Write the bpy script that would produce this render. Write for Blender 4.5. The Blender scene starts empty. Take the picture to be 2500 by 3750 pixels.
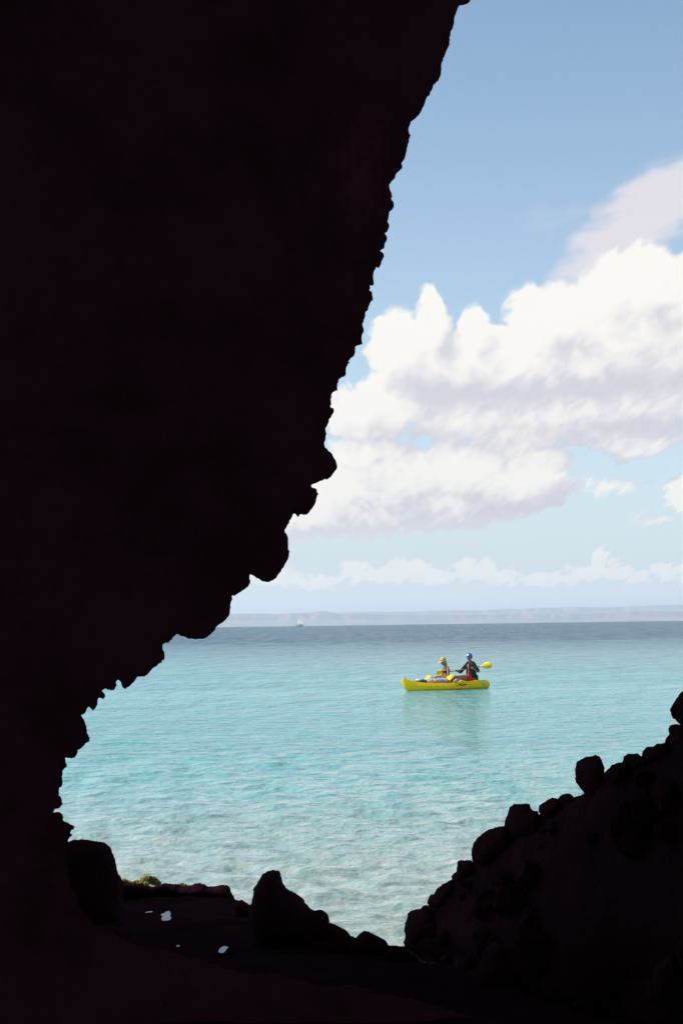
import bpy, bmesh, math, random
import numpy as np
from mathutils import Vector, Matrix, noise
from mathutils.geometry import delaunay_2d_cdt

random.seed(7)
rng = np.random.default_rng(7)
scene = bpy.context.scene
COL = scene.collection
R = math.radians

# ------------------------------------------------------------------ camera
F = 5208.0                      # focal length in photo pixels (50 mm, 36 mm tall frame)
CAM = Vector((0.0, 0.0, 2.42))
cam_d = bpy.data.cameras.new('camera')
cam_d.sensor_fit = 'VERTICAL'
cam_d.sensor_height = 36.0
cam_d.sensor_width = 24.0
cam_d.lens = 50.0
cam_d.clip_start = 0.05
cam_d.clip_end = 90000.0
cam = bpy.data.objects.new('camera', cam_d)
COL.objects.link(cam)
MROT = Matrix.Rotation(R(90) + math.atan2(411, F), 4, 'X') @ Matrix.Rotation(R(-0.79), 4, 'Z')
cam.matrix_world = Matrix.Translation(CAM) @ MROT
scene.camera = cam
M3 = np.array(MROT.to_3x3())


def rays(px, py):
    px = np.asarray(px, float); py = np.asarray(py, float)
    d = np.stack([(px - 1250) / F, -(py - 1875) / F, -np.ones_like(px)], -1)
    return d @ M3.T


def at(px, py, Y):
    d = rays(px, py)
    return Vector(CAM) + Vector(d) * (Y / d[1])


def at_z(px, py, z):
    d = rays(px, py)
    return Vector(CAM) + Vector(d) * ((z - CAM.z) / d[2])


# ------------------------------------------------------------------ sun, sky, exposure
SUN = Vector((-0.74, -0.02, 0.66)).normalized()
sun_d = bpy.data.lights.new('sun', 'SUN')
sun_d.energy = 4.2
sun_d.angle = R(0.53)
sun_d.color = (1.0, 0.955, 0.88)
sun = bpy.data.objects.new('sun', sun_d)
COL.objects.link(sun)
sun.rotation_euler = SUN.to_track_quat('Z', 'Y').to_euler()

scene.view_settings.view_transform = 'Standard'
scene.view_settings.look = 'None'
scene.view_settings.exposure = 0.0
scene.view_settings.gamma = 1.0
scene.render.engine = 'CYCLES'
scene.cycles.max_bounces = 6
scene.cycles.diffuse_bounces = 2
scene.cycles.glossy_bounces = 3
scene.cycles.transmission_bounces = 3
scene.cycles.volume_bounces = 1
scene.cycles.use_adaptive_sampling = True
scene.cycles.adaptive_threshold = 0.02
scene.cycles.caustics_reflective = False
scene.cycles.caustics_refractive = False
scene.cycles.use_denoising = True
scene.cycles.volume_step_rate = 1.0


class NT:
    """small helper for writing node trees"""
    def __init__(self, tree):
        self.t = tree

    def node(self, kind, **kw):
        n = self.t.nodes.new(kind)
        for k, v in kw.items():
            setattr(n, k, v)
        return n

    def put(self, sock, v):
        if v is None:
            return
        if isinstance(v, bpy.types.NodeSocket):
            self.t.links.new(v, sock)
        else:
            sock.default_value = v

    def m(self, op, a, b=None, c=None, clamp=False):
        n = self.node('ShaderNodeMath', operation=op, use_clamp=clamp)
        self.put(n.inputs[0], a); self.put(n.inputs[1], b); self.put(n.inputs[2], c)
        return n.outputs[0]

    def v(self, op, a, b=None, c=None):
        n = self.node('ShaderNodeVectorMath', operation=op)
        self.put(n.inputs[0], a); self.put(n.inputs[1], b)
        if c is not None:
            self.put(n.inputs[2], c)
        return n.outputs['Value'] if op in ('DOT_PRODUCT', 'LENGTH', 'DISTANCE') else n.outputs[0]

    def xyz(self, v):
        n = self.node('ShaderNodeSeparateXYZ'); self.put(n.inputs[0], v)
        return n.outputs

    def comb(self, x, y, z):
        n = self.node('ShaderNodeCombineXYZ')
        self.put(n.inputs[0], x); self.put(n.inputs[1], y); self.put(n.inputs[2], z)
        return n.outputs[0]

    def noise(self, vec, scale, detail=4, rough=0.55, dim='3D', dist=0.0, out='Fac'):
        n = self.node('ShaderNodeTexNoise', noise_dimensions=dim)
        self.put(n.inputs['Vector'], vec)
        n.inputs['Scale'].default_value = scale
        n.inputs['Detail'].default_value = detail
        n.inputs['Roughness'].default_value = rough
        n.inputs['Distortion'].default_value = dist
        return n.outputs[out]

    def step(self, x, a, b, smooth=True):
        n = self.node('ShaderNodeMapRange', interpolation_type='SMOOTHSTEP' if smooth else 'LINEAR')
        self.put(n.inputs[0], x); self.put(n.inputs[1], a); self.put(n.inputs[2], b)
        n.inputs[3].default_value = 0; n.inputs[4].default_value = 1
        return n.outputs[0]

    def mix(self, f, a, b):
        n = self.node('ShaderNodeMix', data_type='RGBA')
        self.put(n.inputs[0], f)
        self.put(n.inputs[6], a if isinstance(a, bpy.types.NodeSocket) else (*a, 1))
        self.put(n.inputs[7], b if isinstance(b, bpy.types.NodeSocket) else (*b, 1))
        return n.outputs[2]

    def fmix(self, f, a, b):
        n = self.node('ShaderNodeMix', data_type='FLOAT')
        self.put(n.inputs[0], f); self.put(n.inputs[2], a); self.put(n.inputs[3], b)
        return n.outputs[0]


def azel(px, py):
    d = rays(px, py); d = d / np.linalg.norm(d)
    return math.atan2(d[0], d[1]), math.asin(d[2])


world = bpy.data.worlds.new('World')
scene.world = world
world.use_nodes = True
wt = world.node_tree
wt.nodes.clear()

# cloud blobs: photo px centre, radii, weight  (they only give directions in the sky)
BLOBS = [
    # left towers of the big cumulus
    (1440, 1290, 110, 150, 1.0), (1560, 1210, 75, 130, 1.0), (1500, 1360, 170, 130, .9),
    (1715, 1230, 60, 110, .75), (1660, 1350, 200, 120, .85),
    # main body climbing to the right
    (1965, 1215, 150, 140, 1.0), (2090, 1185, 150, 140, 1.0), (1850, 1340, 230, 130, .9),
    (2250, 1090, 130, 150, 1.0), (2420, 1045, 160, 150, 1.0), (2300, 1240, 300, 180, 1.0),
    (2080, 1330, 260, 130, .9), (2570, 1120, 200, 220, 1.0), (2720, 1000, 220, 220, 1.0),
    # grey middle layer
    (1400, 1500, 240, 105, .62), (1700, 1510, 330, 115, .64), (2050, 1500, 350, 120, .66),
    (2400, 1430, 330, 140, .68), (2250, 1590, 260, 70, .52), (2600, 1460, 300, 150, .66),
    (1900, 1610, 260, 80, .54),
    # lower white bank
    (1330, 1650, 120, 75, .75), (1240, 1790, 170, 120, .9), (1460, 1760, 190, 120, .95),
    (1700, 1720, 150, 120, .95), (1800, 1790, 200, 105, .9), (1950, 1760, 130, 115, .85),
    (1130, 1880, 170, 95, .9), (1330, 1890, 260, 75, .8), (1620, 1860, 300, 75, .75),
    (980, 1900, 150, 110, .85),
    # right edge small cumulus and wisps
    (2490, 1800, 72, 70, .85), (2600, 1830, 110, 85, .9), (2190, 1780, 95, 36, .16),
    (2370, 1880, 70, 26, .2),
    # horizon row
    (1000, 2100, 80, 34, .52), (1305, 2092, 52, 40, .60), (1375, 2108, 40, 26, .5), (1455, 2088, 50, 40, .62), (1530, 2092, 46, 38, .6), (1600, 2114, 60, 24, .46),
    (1715, 2090, 40, 40, .62), (1775, 2088, 36, 38, .6), (1830, 2112, 50, 26, .5), (2100, 2104, 36, 30, .6), (2195, 2058, 24, 46, .62), (2150, 2106, 40, 22, .46),
    (2262, 2098, 42, 30, .58), (2330, 2112, 40, 20, .46), (2430, 2090, 44, 30, .58), (2560, 2082, 70, 40, .6), (1150, 2128, 100, 22, .42),
    (1960, 2122, 90, 22, .42), (2020, 2118, 60, 18, .42),
]
grp = bpy.data.node_groups.new('cloud_field', 'ShaderNodeTree')
grp.interface.new_socket('P', in_out='INPUT', socket_type='NodeSocketVector')
grp.interface.new_socket('D', in_out='OUTPUT', socket_type='NodeSocketFloat')
grp.interface.new_socket('S', in_out='OUTPUT', socket_type='NodeSocketFloat')
g = NT(grp)
gi = g.node('NodeGroupInput'); go = g.node('NodeGroupOutput')
P0 = gi.outputs[0]
ei = g.m('ADD', g.m('MAXIMUM', g.xyz(P0)[1], 0.0), .12)
PN = g.comb(g.m('DIVIDE', g.m('MULTIPLY', g.xyz(P0)[0], .34), ei), g.m('MULTIPLY', g.m('LOGARITHM', ei, 2.71828), .34), 0.0)
wn = g.noise(PN, 9, 2, .55, dim='2D', out='Color')
e_in = g.xyz(P0)[1]
wamp = g.m('MULTIPLY_ADD', g.step(e_in, .05, .14), .82, .18)      # small far clouds are small-scaled
P1 = g.v('ADD', P0, g.v('MULTIPLY', g.v('MULTIPLY', g.v('SUBTRACT', wn, (.5, .5, .5)), (.045, .034, 0)), g.comb(wamp, wamp, 0.0)))
wn2 = g.noise(PN, 42, 2, .6, dim='2D', out='Color')
P = g.v('ADD', P1, g.v('MULTIPLY', g.v('SUBTRACT', wn2, (.5, .5, .5)), (.013, .012, 0)))
acc = None
for (bx, by, rx, ry, w) in BLOBS:
    a, e = azel(bx, by)
    kx = 1.12 if by < 2000 else 1.25
    q = g.v('MULTIPLY_ADD', P, (F / rx / kx, F / ry / kx, 0), (-a * F / rx / kx, -e * F / ry / kx, 0))
    d2 = g.v('DOT_PRODUCT', q, q)
    val = g.m('MULTIPLY_ADD', d2, -w, w)
    acc = val if acc is None else g.m('SMOOTH_MAX', acc, val, .18)
# the sky goes on outside the frame with the same kind of cumulus
px_ = g.xyz(P1)
gen = g.noise(g.v('MULTIPLY', P1, (1, 1.7, 1)), 4.2, 2, .5, dim='2D')
side = g.step(g.m('ABSOLUTE', px_[0]), .30, .46)
lowb = g.m('MULTIPLY', g.step(px_[1], .02, .09), g.m('SUBTRACT', 1.0, g.step(px_[1], .30, .75)))
gen = g.m('MULTIPLY', g.m('MULTIPLY', g.m('MULTIPLY_ADD', gen, 6.0, -2.9), side), lowb)
gen = g.m('ADD', gen, g.m('MULTIPLY_ADD', g.m('MULTIPLY', side, lowb), .5, -.5))
acc = g.m('MAXIMUM', acc, gen)
acc = g.m('MAXIMUM', acc, -.6)
fb = g.noise(PN, 26, 6, .6, dim='2D')
b1 = g.noise(g.v('ADD', PN, g.v('SUBTRACT', P, P0)), 44, 2, .5, dim='2D')
bil = g.m('ABSOLUTE', g.m('MULTIPLY_ADD', b1, 2.0, -1.0))
bl = g.m('MULTIPLY_ADD', bil, -.75, .2)
det = g.m('ADD', g.m('MULTIPLY_ADD', fb, 1.55, -.775), bl)
D = g.m('ADD', acc, g.m('MULTIPLY', det, .80))
g.put(go.inputs[0], D)
g.put(go.inputs[1], g.m('ADD', acc, g.m('MULTIPLY', bl, .55)))

w = NT(wt)
tc = w.node('ShaderNodeTexCoord')
dirv = w.v('NORMALIZE', tc.outputs['Generated'])
dx, dy, dz = w.xyz(dirv)
az = w.m('ARCTAN2', dx, dy)
el = w.m('ARCSINE', dz)
pv = w.comb(az, el, 0.0)


def field(p):
    n = w.node('ShaderNodeGroup'); n.node_tree = grp
    w.put(n.inputs[0], p)
    return n.outputs


D0, S0 = field(pv)
_, S1 = field(w.v('ADD', pv, (-.011, .019, 0)))
sky = w.node('ShaderNodeTexSky', sky_type='NISHITA')
sky.sun_disc = False
sky.sun_elevation = math.asin(SUN.z)
sky.sun_rotation = math.atan2(SUN.x, SUN.y)
sky.air_density = 1.0
sky.dust_density = 1.2
sky.ozone_density = 1.2
sky.altitude = 0
SKY_K = 0.12
skyc = w.v('MULTIPLY', sky.outputs[0], (SKY_K * .98, SKY_K * 1.285, SKY_K * 1.36))
# thin veil of moist air: paler towards the horizon
elc = w.m('MAXIMUM', el, 0.0)
veil = w.m('POWER', 2.71828, w.m('MULTIPLY', elc, -4.6))
skyc = w.mix(w.m('MULTIPLY', veil, .86), skyc, (.88, .94, 1.0))
# thin high wisps
wv = w.noise(w.v('MULTIPLY', w.v('ADD', pv, w.v('MULTIPLY', w.comb(el, 0.0, 0.0), (-.9, 0, 0))), (5, 11, 1)), 1.6, 4, .6, dim='2D')
a0, e0 = azel(2450, 740)
q = w.v('MULTIPLY_ADD', w.v('ADD', pv, w.comb(w.m('MULTIPLY', w.m('SUBTRACT', el, e0), -.95), w.m('MULTIPLY', w.m('SUBTRACT', az, a0), -.35), 0.0)),
        (F / 270, F / 185, 0), (-a0 * F / 270, -e0 * F / 185, 0))
wd = w.m('SUBTRACT', 1.0, w.v('DOT_PRODUCT', q, q))
wd = w.m('ADD', wd, w.m('MULTIPLY_ADD', wv, 4.2, -2.25))
wisp = w.m('MULTIPLY', w.step(wd, -.15, 1.1), .78)
a1, e1 = azel(2000, 800)
q1 = w.v('MULTIPLY_ADD', pv, (F / 190, F / 75, 0), (-a1 * F / 190, -e1 * F / 75, 0))
wd1 = w.m('ADD', w.m('SUBTRACT', 1.0, w.v('DOT_PRODUCT', q1, q1)), w.m('MULTIPLY_ADD', wv, 4.0, -2.4))
wisp = w.m('MAXIMUM', wisp, w.m('MULTIPLY', w.step(wd1, .0, 1.4), .34))
skyc = w.mix(wisp, skyc, (.90, .82, .835))
# shade painted on the undersides of the cloud decks
und = None
for (bx, by, rx, ry, k) in [(1640, 1425, 300, 55, .24), (2230, 1405, 330, 60, .24), (2420, 1560, 260, 45, .26), (1350, 1965, 420, 55, .34), (1750, 1905, 330, 45, .30),
                            (1450, 1700, 160, 34, .22), (1900, 1600, 500, 70, .12), (2420, 1890, 90, 40, .3)]:
    a, e = azel(bx, by)
    qq = w.v('MULTIPLY_ADD', pv, (F / rx, F / ry, 0), (-a * F / rx, -e * F / ry, 0))
    vv_ = w.m('MULTIPLY', w.m('POWER', 2.718, w.m('MULTIPLY', w.v('DOT_PRODUCT', qq, qq), -1.0)), k)
    und = vv_ if und is None else w.m('ADD', und, vv_)
lit = w.m('MULTIPLY_ADD', w.m('SUBTRACT', S0, S1), .95, .50)
lit = w.m('SUBTRACT', lit, und, clamp=True)
ccol = w.mix(w.step(lit, -.05, .56), (.69, .67, .74), (.875, .845, .845))
ccol = w.mix(w.step(lit, .26, .86), ccol, (1.0, .97, .915))
# far low clouds lie in more air
lowm = w.m('SUBTRACT', 1.0, w.step(el, .035, .085))
ccol = w.mix(w.m('MULTIPLY', lowm, .25), ccol, (.86, .80, .80))
ccol = w.v('MULTIPLY', ccol, w.v('ADD', (1, 1, 1), w.v('MULTIPLY', w.comb(lowm, lowm, lowm), (.24, .19, .12))))
alpha = w.step(D0, -.07, .32)
alpha = w.m('MULTIPLY', alpha, w.fmix(lowm, 1.0, .52))
skyc = w.mix(alpha, skyc, ccol)
bg = w.node('ShaderNodeBackground')
w.put(bg.inputs[0], skyc)
bg.inputs[1].default_value = 1.0
wo = w.node('ShaderNodeOutputWorld')
wt.links.new(bg.outputs[0], wo.inputs[0])
world.cycles.sampling_method = 'NONE'      # an even sky needs no light sampling of its own


# ------------------------------------------------------------------ materials
def new_mat(name):
    m = bpy.data.materials.new(name)
    m.use_nodes = True
    t = NT(m.node_tree)
    b = m.node_tree.nodes['Principled BSDF']
    return m, t, b


def simple_mat(name, col, rough=.5, var=.12, scale=20, spec=.5, bump=0.0):
    m, t, b = new_mat(name)
    o = t.node('ShaderNodeTexCoord').outputs['Object']
    n = t.noise(o, scale, 4, .6)
    lo = tuple(c * (1 - var) for c in col); hi = tuple(min(1, c * (1 + var)) for c in col)
    t.put(b.inputs['Base Color'], t.mix(n, lo, hi))
    b.inputs['Roughness'].default_value = rough
    b.inputs['Specular IOR Level'].default_value = spec
    if bump:
        bp = t.node('ShaderNodeBump')
        bp.inputs['Strength'].default_value = bump
        bp.inputs['Distance'].default_value = .02
        t.put(bp.inputs['Height'], n)
        t.put(b.inputs['Normal'], bp.outputs[0])
    return m


def rock_mat(name, base, tint, spec):
    m, t, b = new_mat(name)
    o = t.node('ShaderNodeNewGeometry').outputs['Position']
    n1 = t.noise(o, 1.3, 6, .62)
    n2 = t.noise(o, 9, 6, .65)
    c = t.mix(t.step(n1, .35, .7), base, tint)
    c = t.mix(t.m('MULTIPLY', t.step(n2, .5, .75), .5), c, tuple(x * .55 for x in base))
    t.put(b.inputs['Base Color'], c)
    b.inputs['Roughness'].default_value = .85
    b.inputs['Specular IOR Level'].default_value = spec
    bp = t.node('ShaderNodeBump')
    bp.inputs['Strength'].default_value = .8
    bp.inputs['Distance'].default_value = .05
    t.put(bp.inputs['Height'], t.m('ADD', n2, t.m('MULTIPLY', n1, 1.5)))
    t.put(b.inputs['Normal'], bp.outputs[0])
    return m


LAVA = rock_mat('reddish lava rock', (.29, .12, .19), (.21, .085, .135), .0)
ROCK = rock_mat('basalt', (.055, .023, .033), (.042, .017, .025), .0)
ROCK2 = rock_mat('darkened wet basalt', (.030, .012, .017), (.020, .008, .012), .0)  # darkened so floor and ledge stay near black under the open sky


# ------------------------------------------------------------------ mesh helpers
def tag(o, label=None, cat=None, group=None, kind=None):
    if label: o['label'] = label
    if cat: o['category'] = cat
    if group: o['group'] = group
    if kind: o['kind'] = kind
    return o


def link(name, me, mat=None, parent=None, smooth=True):
    o = bpy.data.objects.new(name, me)
    COL.objects.link(o)
    if mat is not None:
        me.materials.append(mat)
    if smooth and len(me.polygons):
        me.polygons.foreach_set('use_smooth', [True] * len(me.polygons))
    if parent is not None:
        o.parent = parent
    return o


def mesh_np(name, verts, faces):
    me = bpy.data.meshes.new(name)
    me.from_pydata([tuple(v) for v in verts], [], [tuple(int(i) for i in f) for f in faces])
    me.update()
    return me


def grid_mesh(name, X, Y, Z):
    """X, Y, Z are (rows, cols) arrays"""
    r, c = X.shape
    me = bpy.data.meshes.new(name)
    co = np.stack([X, Y, Z], -1).reshape(-1, 3).astype(np.float32)
    idx = np.arange(r * c).reshape(r, c)
    quads = np.stack([idx[:-1, :-1], idx[:-1, 1:], idx[1:, 1:], idx[1:, :-1]], -1).reshape(-1, 4)
    me.vertices.add(len(co)); me.vertices.foreach_set('co', co.ravel())
    me.loops.add(quads.size); me.loops.foreach_set('vertex_index', quads.ravel().astype(np.int32))
    me.polygons.add(len(quads))
    me.polygons.foreach_set('loop_start', np.arange(0, quads.size, 4, dtype=np.int32))
    me.update(calc_edges=True)
    me.validate()
    return me


def inside(poly, pts):
    x, y = pts[:, 0], pts[:, 1]
    res = np.zeros(len(pts), bool)
    n = len(poly)
    for i in range(n):
        x1, y1 = poly[i]; x2, y2 = poly[(i + 1) % n]
        if y1 == y2: continue
        c = ((y1 > y) != (y2 > y)) & (x < (x2 - x1) * (y - y1) / (y2 - y1) + x1)
        res ^= c
    return res


def seg_dist(poly, pts, closed=True):
    best = np.full(len(pts), 1e18)
    n = len(poly)
    for i in range(n if closed else n - 1):
        a = np.array(poly[i], float); b = np.array(poly[(i + 1) % n], float)
        ab = b - a; L = ab @ ab
        if L == 0: continue
        t = np.clip(((pts - a) @ ab) / L, 0, 1)
        d = pts - (a + t[:, None] * ab)
        best = np.minimum(best, (d * d).sum(1))
    return np.sqrt(best)


def roughen(poly, seg=9.0, amp=.13, closed=True):
    out = []
    n = len(poly)
    for i in range(n if closed else n - 1):
        a = np.array(poly[i], float); b = np.array(poly[(i + 1) % n], float)
        L = np.linalg.norm(b - a)
        k = max(1, int(L / seg)) if L < 2500 else max(1, int(L / 120))
        nn = np.array([-(b - a)[1], (b - a)[0]]) / max(L, 1e-6)
        for j in range(k):
            p = a + (b - a) * j / k
            if j:
                p = p + nn * rng.normal(0, amp * min(L / k, 22 if seg < 60 else 60))
            out.append(tuple(p))
    if not closed: out.append(tuple(poly[-1]))
    return out


def inflate(name, poly, Yf, front, back, levels, rim=None, nz=.05, nscale=1.6, mat=ROCK, parent=None):
    """a rock with real thickness whose outline is the polygon (given as directions, in photo px) at
    distance Yf; front(s) / back(s) give its half thicknesses in metres, s metres in from the edge"""
    poly = [tuple(p) for p in poly]
    parr = np.array(poly, float)
    rim = parr if rim is None else np.array(rim, float)
    lo, hi = parr.min(0), parr.max(0)
    pts = []
    prev = 0.0
    for (h, smax) in levels:
        if smax < 1e6 and (hi - lo).max() > 4000:      # only the cells near the rim
            k = int(smax / h) + 2
            ox, oy = np.meshgrid(np.arange(-k, k + 1), np.arange(-k, k + 1))
            ok = ox ** 2 + oy ** 2 <= k * k
            c0 = np.unique(np.floor(rim / h).astype(int), axis=0)
            cells = np.unique((c0[:, None, :] + np.stack([ox[ok], oy[ok]], 1)[None]).reshape(-1, 2), axis=0)
            q = (cells + .5) * h + rng.uniform(-.3, .3, cells.shape) * h
        else:
            gx, gy = np.meshgrid(np.arange(lo[0], hi[0], h), np.arange(lo[1], hi[1], h))
            q = np.stack([gx.ravel(), gy.ravel()], 1) + rng.uniform(-.3, .3, (gx.size, 2)) * h
        q = q[inside(poly, q)]
        if len(q):
            d = seg_dist(poly, q)
            q = q[(d > max(prev, h * .45)) & (d <= smax)]
            pts.append(q)
        prev = smax
    allp = np.concatenate([parr] + pts, 0)
    res = delaunay_2d_cdt([Vector(p) for p in allp], [], [list(range(len(poly)))], 1, 1e-4)
    v2 = np.array([tuple(v) for v in res[0]])
    faces = res[2]
    s_px = seg_dist(rim, v2, closed=(len(rim) == len(parr)))
    edge = seg_dist(poly, v2) < 1e-3
    d = rays(v2[:, 0], v2[:, 1])
    Y = np.array([Yf(p[0], p[1]) for p in v2])
    base = np.array(CAM) + d * (Y / d[:, 1])[:, None]
    s = s_px * Y / F
    fr = base.copy(); bk = base.copy()
    for i in range(len(v2)):
        if edge[i] and s_px[i] < 1e-3: continue
        p = Vector(base[i])
        n1 = noise.fractal(p * nscale, 1.0, 2.0, 5) * nz * min(1, s[i] * 3)
        n2 = noise.fractal(p * nscale + Vector((31, 7, 3)), 1.0, 2.0, 4) * nz * min(1, s[i] * 3)
        fr[i, 1] -= front(s[i]) + n1
        bk[i, 1] += max((back(s[i], base[i, 2]) if name == 'cave_wall' else back(s[i])) + n2, .005)
    N = len(v2)
    shared = edge & (s_px < 1e-3)
    bidx = np.where(shared, np.arange(N), np.arange(N) + N)
    fs = [tuple(f) for f in faces] + [tuple(bidx[list(f)][::-1]) for f in faces]
    verts = np.concatenate([fr, bk], 0)
    bm = bmesh.new()
    vv = [bm.verts.new(x) for x in verts]
    for f in fs:
        try: bm.faces.new([vv[k] for k in f])
        except ValueError: pass
    for k in [x for x in bm.verts if not x.link_faces]: bm.verts.remove(k)
    bmesh.ops.recalc_face_normals(bm, faces=bm.faces)
    me = bpy.data.meshes.new(name); bm.to_mesh(me); bm.free()
    return link(name, me, mat, parent)


# ------------------------------------------------------------------ outlines read off the photograph (photo px)
def crop(pts, ox, oy, k):
    return [(ox + x * k, oy + y * k) for x, y in pts]


E1 = crop([(1303, 0), (1302, 12), (1285, 27), (1240, 35), (1230, 38), (1218, 60), (1208, 95), (1199, 128), (1196, 165), (1185, 192), (1174, 208), (1170, 240), (1164, 275), (1167, 295), (1152, 325), (1140, 355), (1130, 380), (1117, 410), (1111, 435), (1113, 460), (1107, 505), (1095, 530), (1075, 555), (1057, 572), (1050, 600), (1035, 632), (1020, 640), (1008, 665), (1000, 695), (985, 725), (975, 745), (955, 770), (935, 790), (912, 808), (905, 830), (895, 855), (900, 885), (910, 895), (898, 925), (900, 940), (890, 960), (885, 995), (878, 1020), (868, 1055), (850, 1078), (855, 1108), (830, 1135), (812, 1155), (808, 1180), (785, 1198), (772, 1218), (770, 1250), (785, 1278), (791, 1300), (781, 1318), (798, 1340), (800, 1365), (790, 1385), (767, 1405), (764, 1440), (760, 1475), (769, 1500), (755, 1535), (738, 1548), (750, 1562), (752, 1590), (740, 1610), (736, 1640), (715, 1655), (708, 1663), (730, 1678), (735, 1700), (718, 1728), (705, 1765), (697, 1778), (680, 1770), (668, 1795), (660, 1830), (667, 1875), (655, 1893), (640, 1890), (642, 1910), (636, 1925), (652, 1930), (655, 1955), (662, 1985), (640, 2010), (628, 2055), (613, 2065), (608, 2100), (590, 2150), (600, 2195), (587, 2225), (590, 2280), (550, 2292), (543, 2310), (538, 2350)], 1000, 0, .5529)
E2 = crop([(1075, 40), (1065, 52), (1078, 68), (1062, 70), (1050, 95), (1045, 125), (1047, 150), (1035, 175), (1010, 182), (983, 205), (985, 220), (975, 235), (978, 290), (950, 300), (930, 318), (920, 360), (925, 400), (915, 425), (942, 437), (947, 460), (932, 490), (925, 512), (905, 528), (905, 550), (890, 585), (876, 605), (882, 635), (878, 680), (868, 735), (873, 760), (895, 775), (925, 805), (945, 840), (963, 870), (972, 905), (970, 935), (950, 960), (935, 980), (915, 1005), (895, 1020), (860, 1025), (825, 1040), (790, 1055), (760, 1068), (765, 1085), (790, 1092), (806, 1103), (808, 1125), (821, 1140), (803, 1175), (800, 1195), (785, 1235), (765, 1265), (745, 1290), (725, 1310), (700, 1313), (680, 1305), (650, 1330), (640, 1315), (625, 1300), (610, 1307), (590, 1350), (575, 1385), (555, 1420), (543, 1445), (560, 1470), (572, 1505), (572, 1580), (581, 1620), (572, 1675), (550, 1710), (528, 1748), (505, 1785), (480, 1815), (455, 1843), (418, 1864), (385, 1862), (350, 1852), (315, 1832), (285, 1808), (262, 1797), (255, 1812), (264, 1850), (260, 1875), (245, 1900), (220, 1918), (180, 1945), (150, 1965), (132, 1978), (115, 1970), (110, 1985), (115, 2005), (100, 2040), (96, 2085)], 800, 1300, .4464)
E3 = crop([(1318, 0), (1290, 35), (1245, 70), (1228, 98), (1195, 128), (1160, 141), (1085, 140), (1050, 125), (1015, 113), (995, 128), (990, 143), (970, 160), (938, 168), (935, 195), (946, 225), (946, 250), (930, 275), (905, 292), (870, 320), (840, 350), (820, 357), (790, 357), (775, 385), (745, 412), (718, 428), (705, 420), (697, 390), (680, 375), (668, 385), (673, 405), (655, 433), (620, 435), (613, 427), (585, 438), (603, 455), (606, 470), (595, 487), (570, 478), (563, 490), (562, 515), (548, 540), (533, 550), (515, 530), (503, 537), (495, 558), (480, 574), (467, 577), (480, 600), (492, 630), (500, 645), (503, 685), (518, 707), (505, 735), (480, 755), (470, 768), (447, 780), (444, 800), (432, 822), (410, 827), (375, 825), (378, 845), (385, 872), (362, 895), (362, 915), (357, 935), (361, 970), (355, 990), (343, 995), (338, 1040), (350, 1045), (364, 1085), (345, 1110), (316, 1117), (305, 1137), (320, 1135), (345, 1134), (362, 1152), (366, 1185), (390, 1193), (412, 1207), (430, 1218), (425, 1235), (407, 1248), (405, 1258), (417, 1265), (400, 1285), (392, 1305)], 0, 2250, .6378)
ARCH = [(2700, 4150), (2690, 3300), (2680, 2800), (2700, 2400), (2790, 2000), (2860, 1400), (2900, 700), (2850, 150), (2680, -260), (2400, -430), (2100, -400), (1880, -250), (1770, -90)]  # unseen rest of the mouth, kept tight so the cave stays dark
LEFT = E1 + E2 + E3
LIP = [(246, 3150), (262, 3240), (300, 3330), (345, 3380), (420, 3420), (500, 3462), (560, 3470), (610, 3478), (690, 3508), (760, 3520), (850, 3552), (930, 3570), (1010, 3566), (1090, 3590),
       (1180, 3612), (1290, 3606), (1380, 3640), (1500, 3655), (1650, 3700), (1850, 3760), (2150, 3860), (2600, 4000), (2660, 4150)]
RIMLINE = roughen(roughen(roughen(ARCH[1:], 110, .5, closed=False) + LEFT + LIP[:-1], 15, .15, closed=False), 5, .20, closed=False)

# ------------------------------------------------------------------ cave: the rock wall round the opening
def Yw(px, py):
    z = (2285 - py) / F * 8.2
    return 8.3 - .10 * max(0, z) + .18 * noise.noise(Vector((px / 900, py / 900, 3)))


outer = [(2400, 4200), (-7200, 4200), (-7200, -5200), (9500, -5200), (9500, 3300)]
wall_poly = RIMLINE + outer
wall = inflate('cave_wall', wall_poly, Yw,
               lambda s: .30 * min(s, 6),
               lambda s, z: .85 * min(s, np.interp(z, [3.6, 4.4], [4.4, 2.4])),  # unseen outer side shaped to shade the floor but spare the water
               [(13, 70), (40, 300), (130, 1100), (420, 1e9)], rim=RIMLINE, nz=.22, nscale=.9, mat=LAVA)
tag(wall, 'black rock wall with ragged edge framing the cave mouth', None, kind='structure')

# chamber behind the camera: roof, back and sides as one vault
bm = bmesh.new()
bmesh.ops.create_uvsphere(bm, u_segments=96, v_segments=64, radius=1)
for v in bm.verts:
    p = Vector((v.co.x * 14, v.co.y * 14 - 2, v.co.z * 12))
    n = noise.fractal(p * .35, 1.0, 2.0, 5)
    v.co = p * (1 - .05 * n - .02)
bmesh.ops.delete(bm, geom=[f for f in bm.faces if f.calc_center_median().y > 8.6 or f.calc_center_median().z < -1.2
                              or (f.calc_center_median().y < 0 and (f.calc_center_median() - Vector((1.5, -15.5, 2.6))).length < 3.7)], context='FACES')   # opening added behind the camera to let in fill light
bmesh.ops.reverse_faces(bm, faces=bm.faces)
me = bpy.data.meshes.new('cave_vault'); bm.to_mesh(me); bm.free()
vault = link('cave_vault', me, LAVA)
tag(vault, 'dark rock vault of the cave closing overhead', None, kind='structure')

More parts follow.
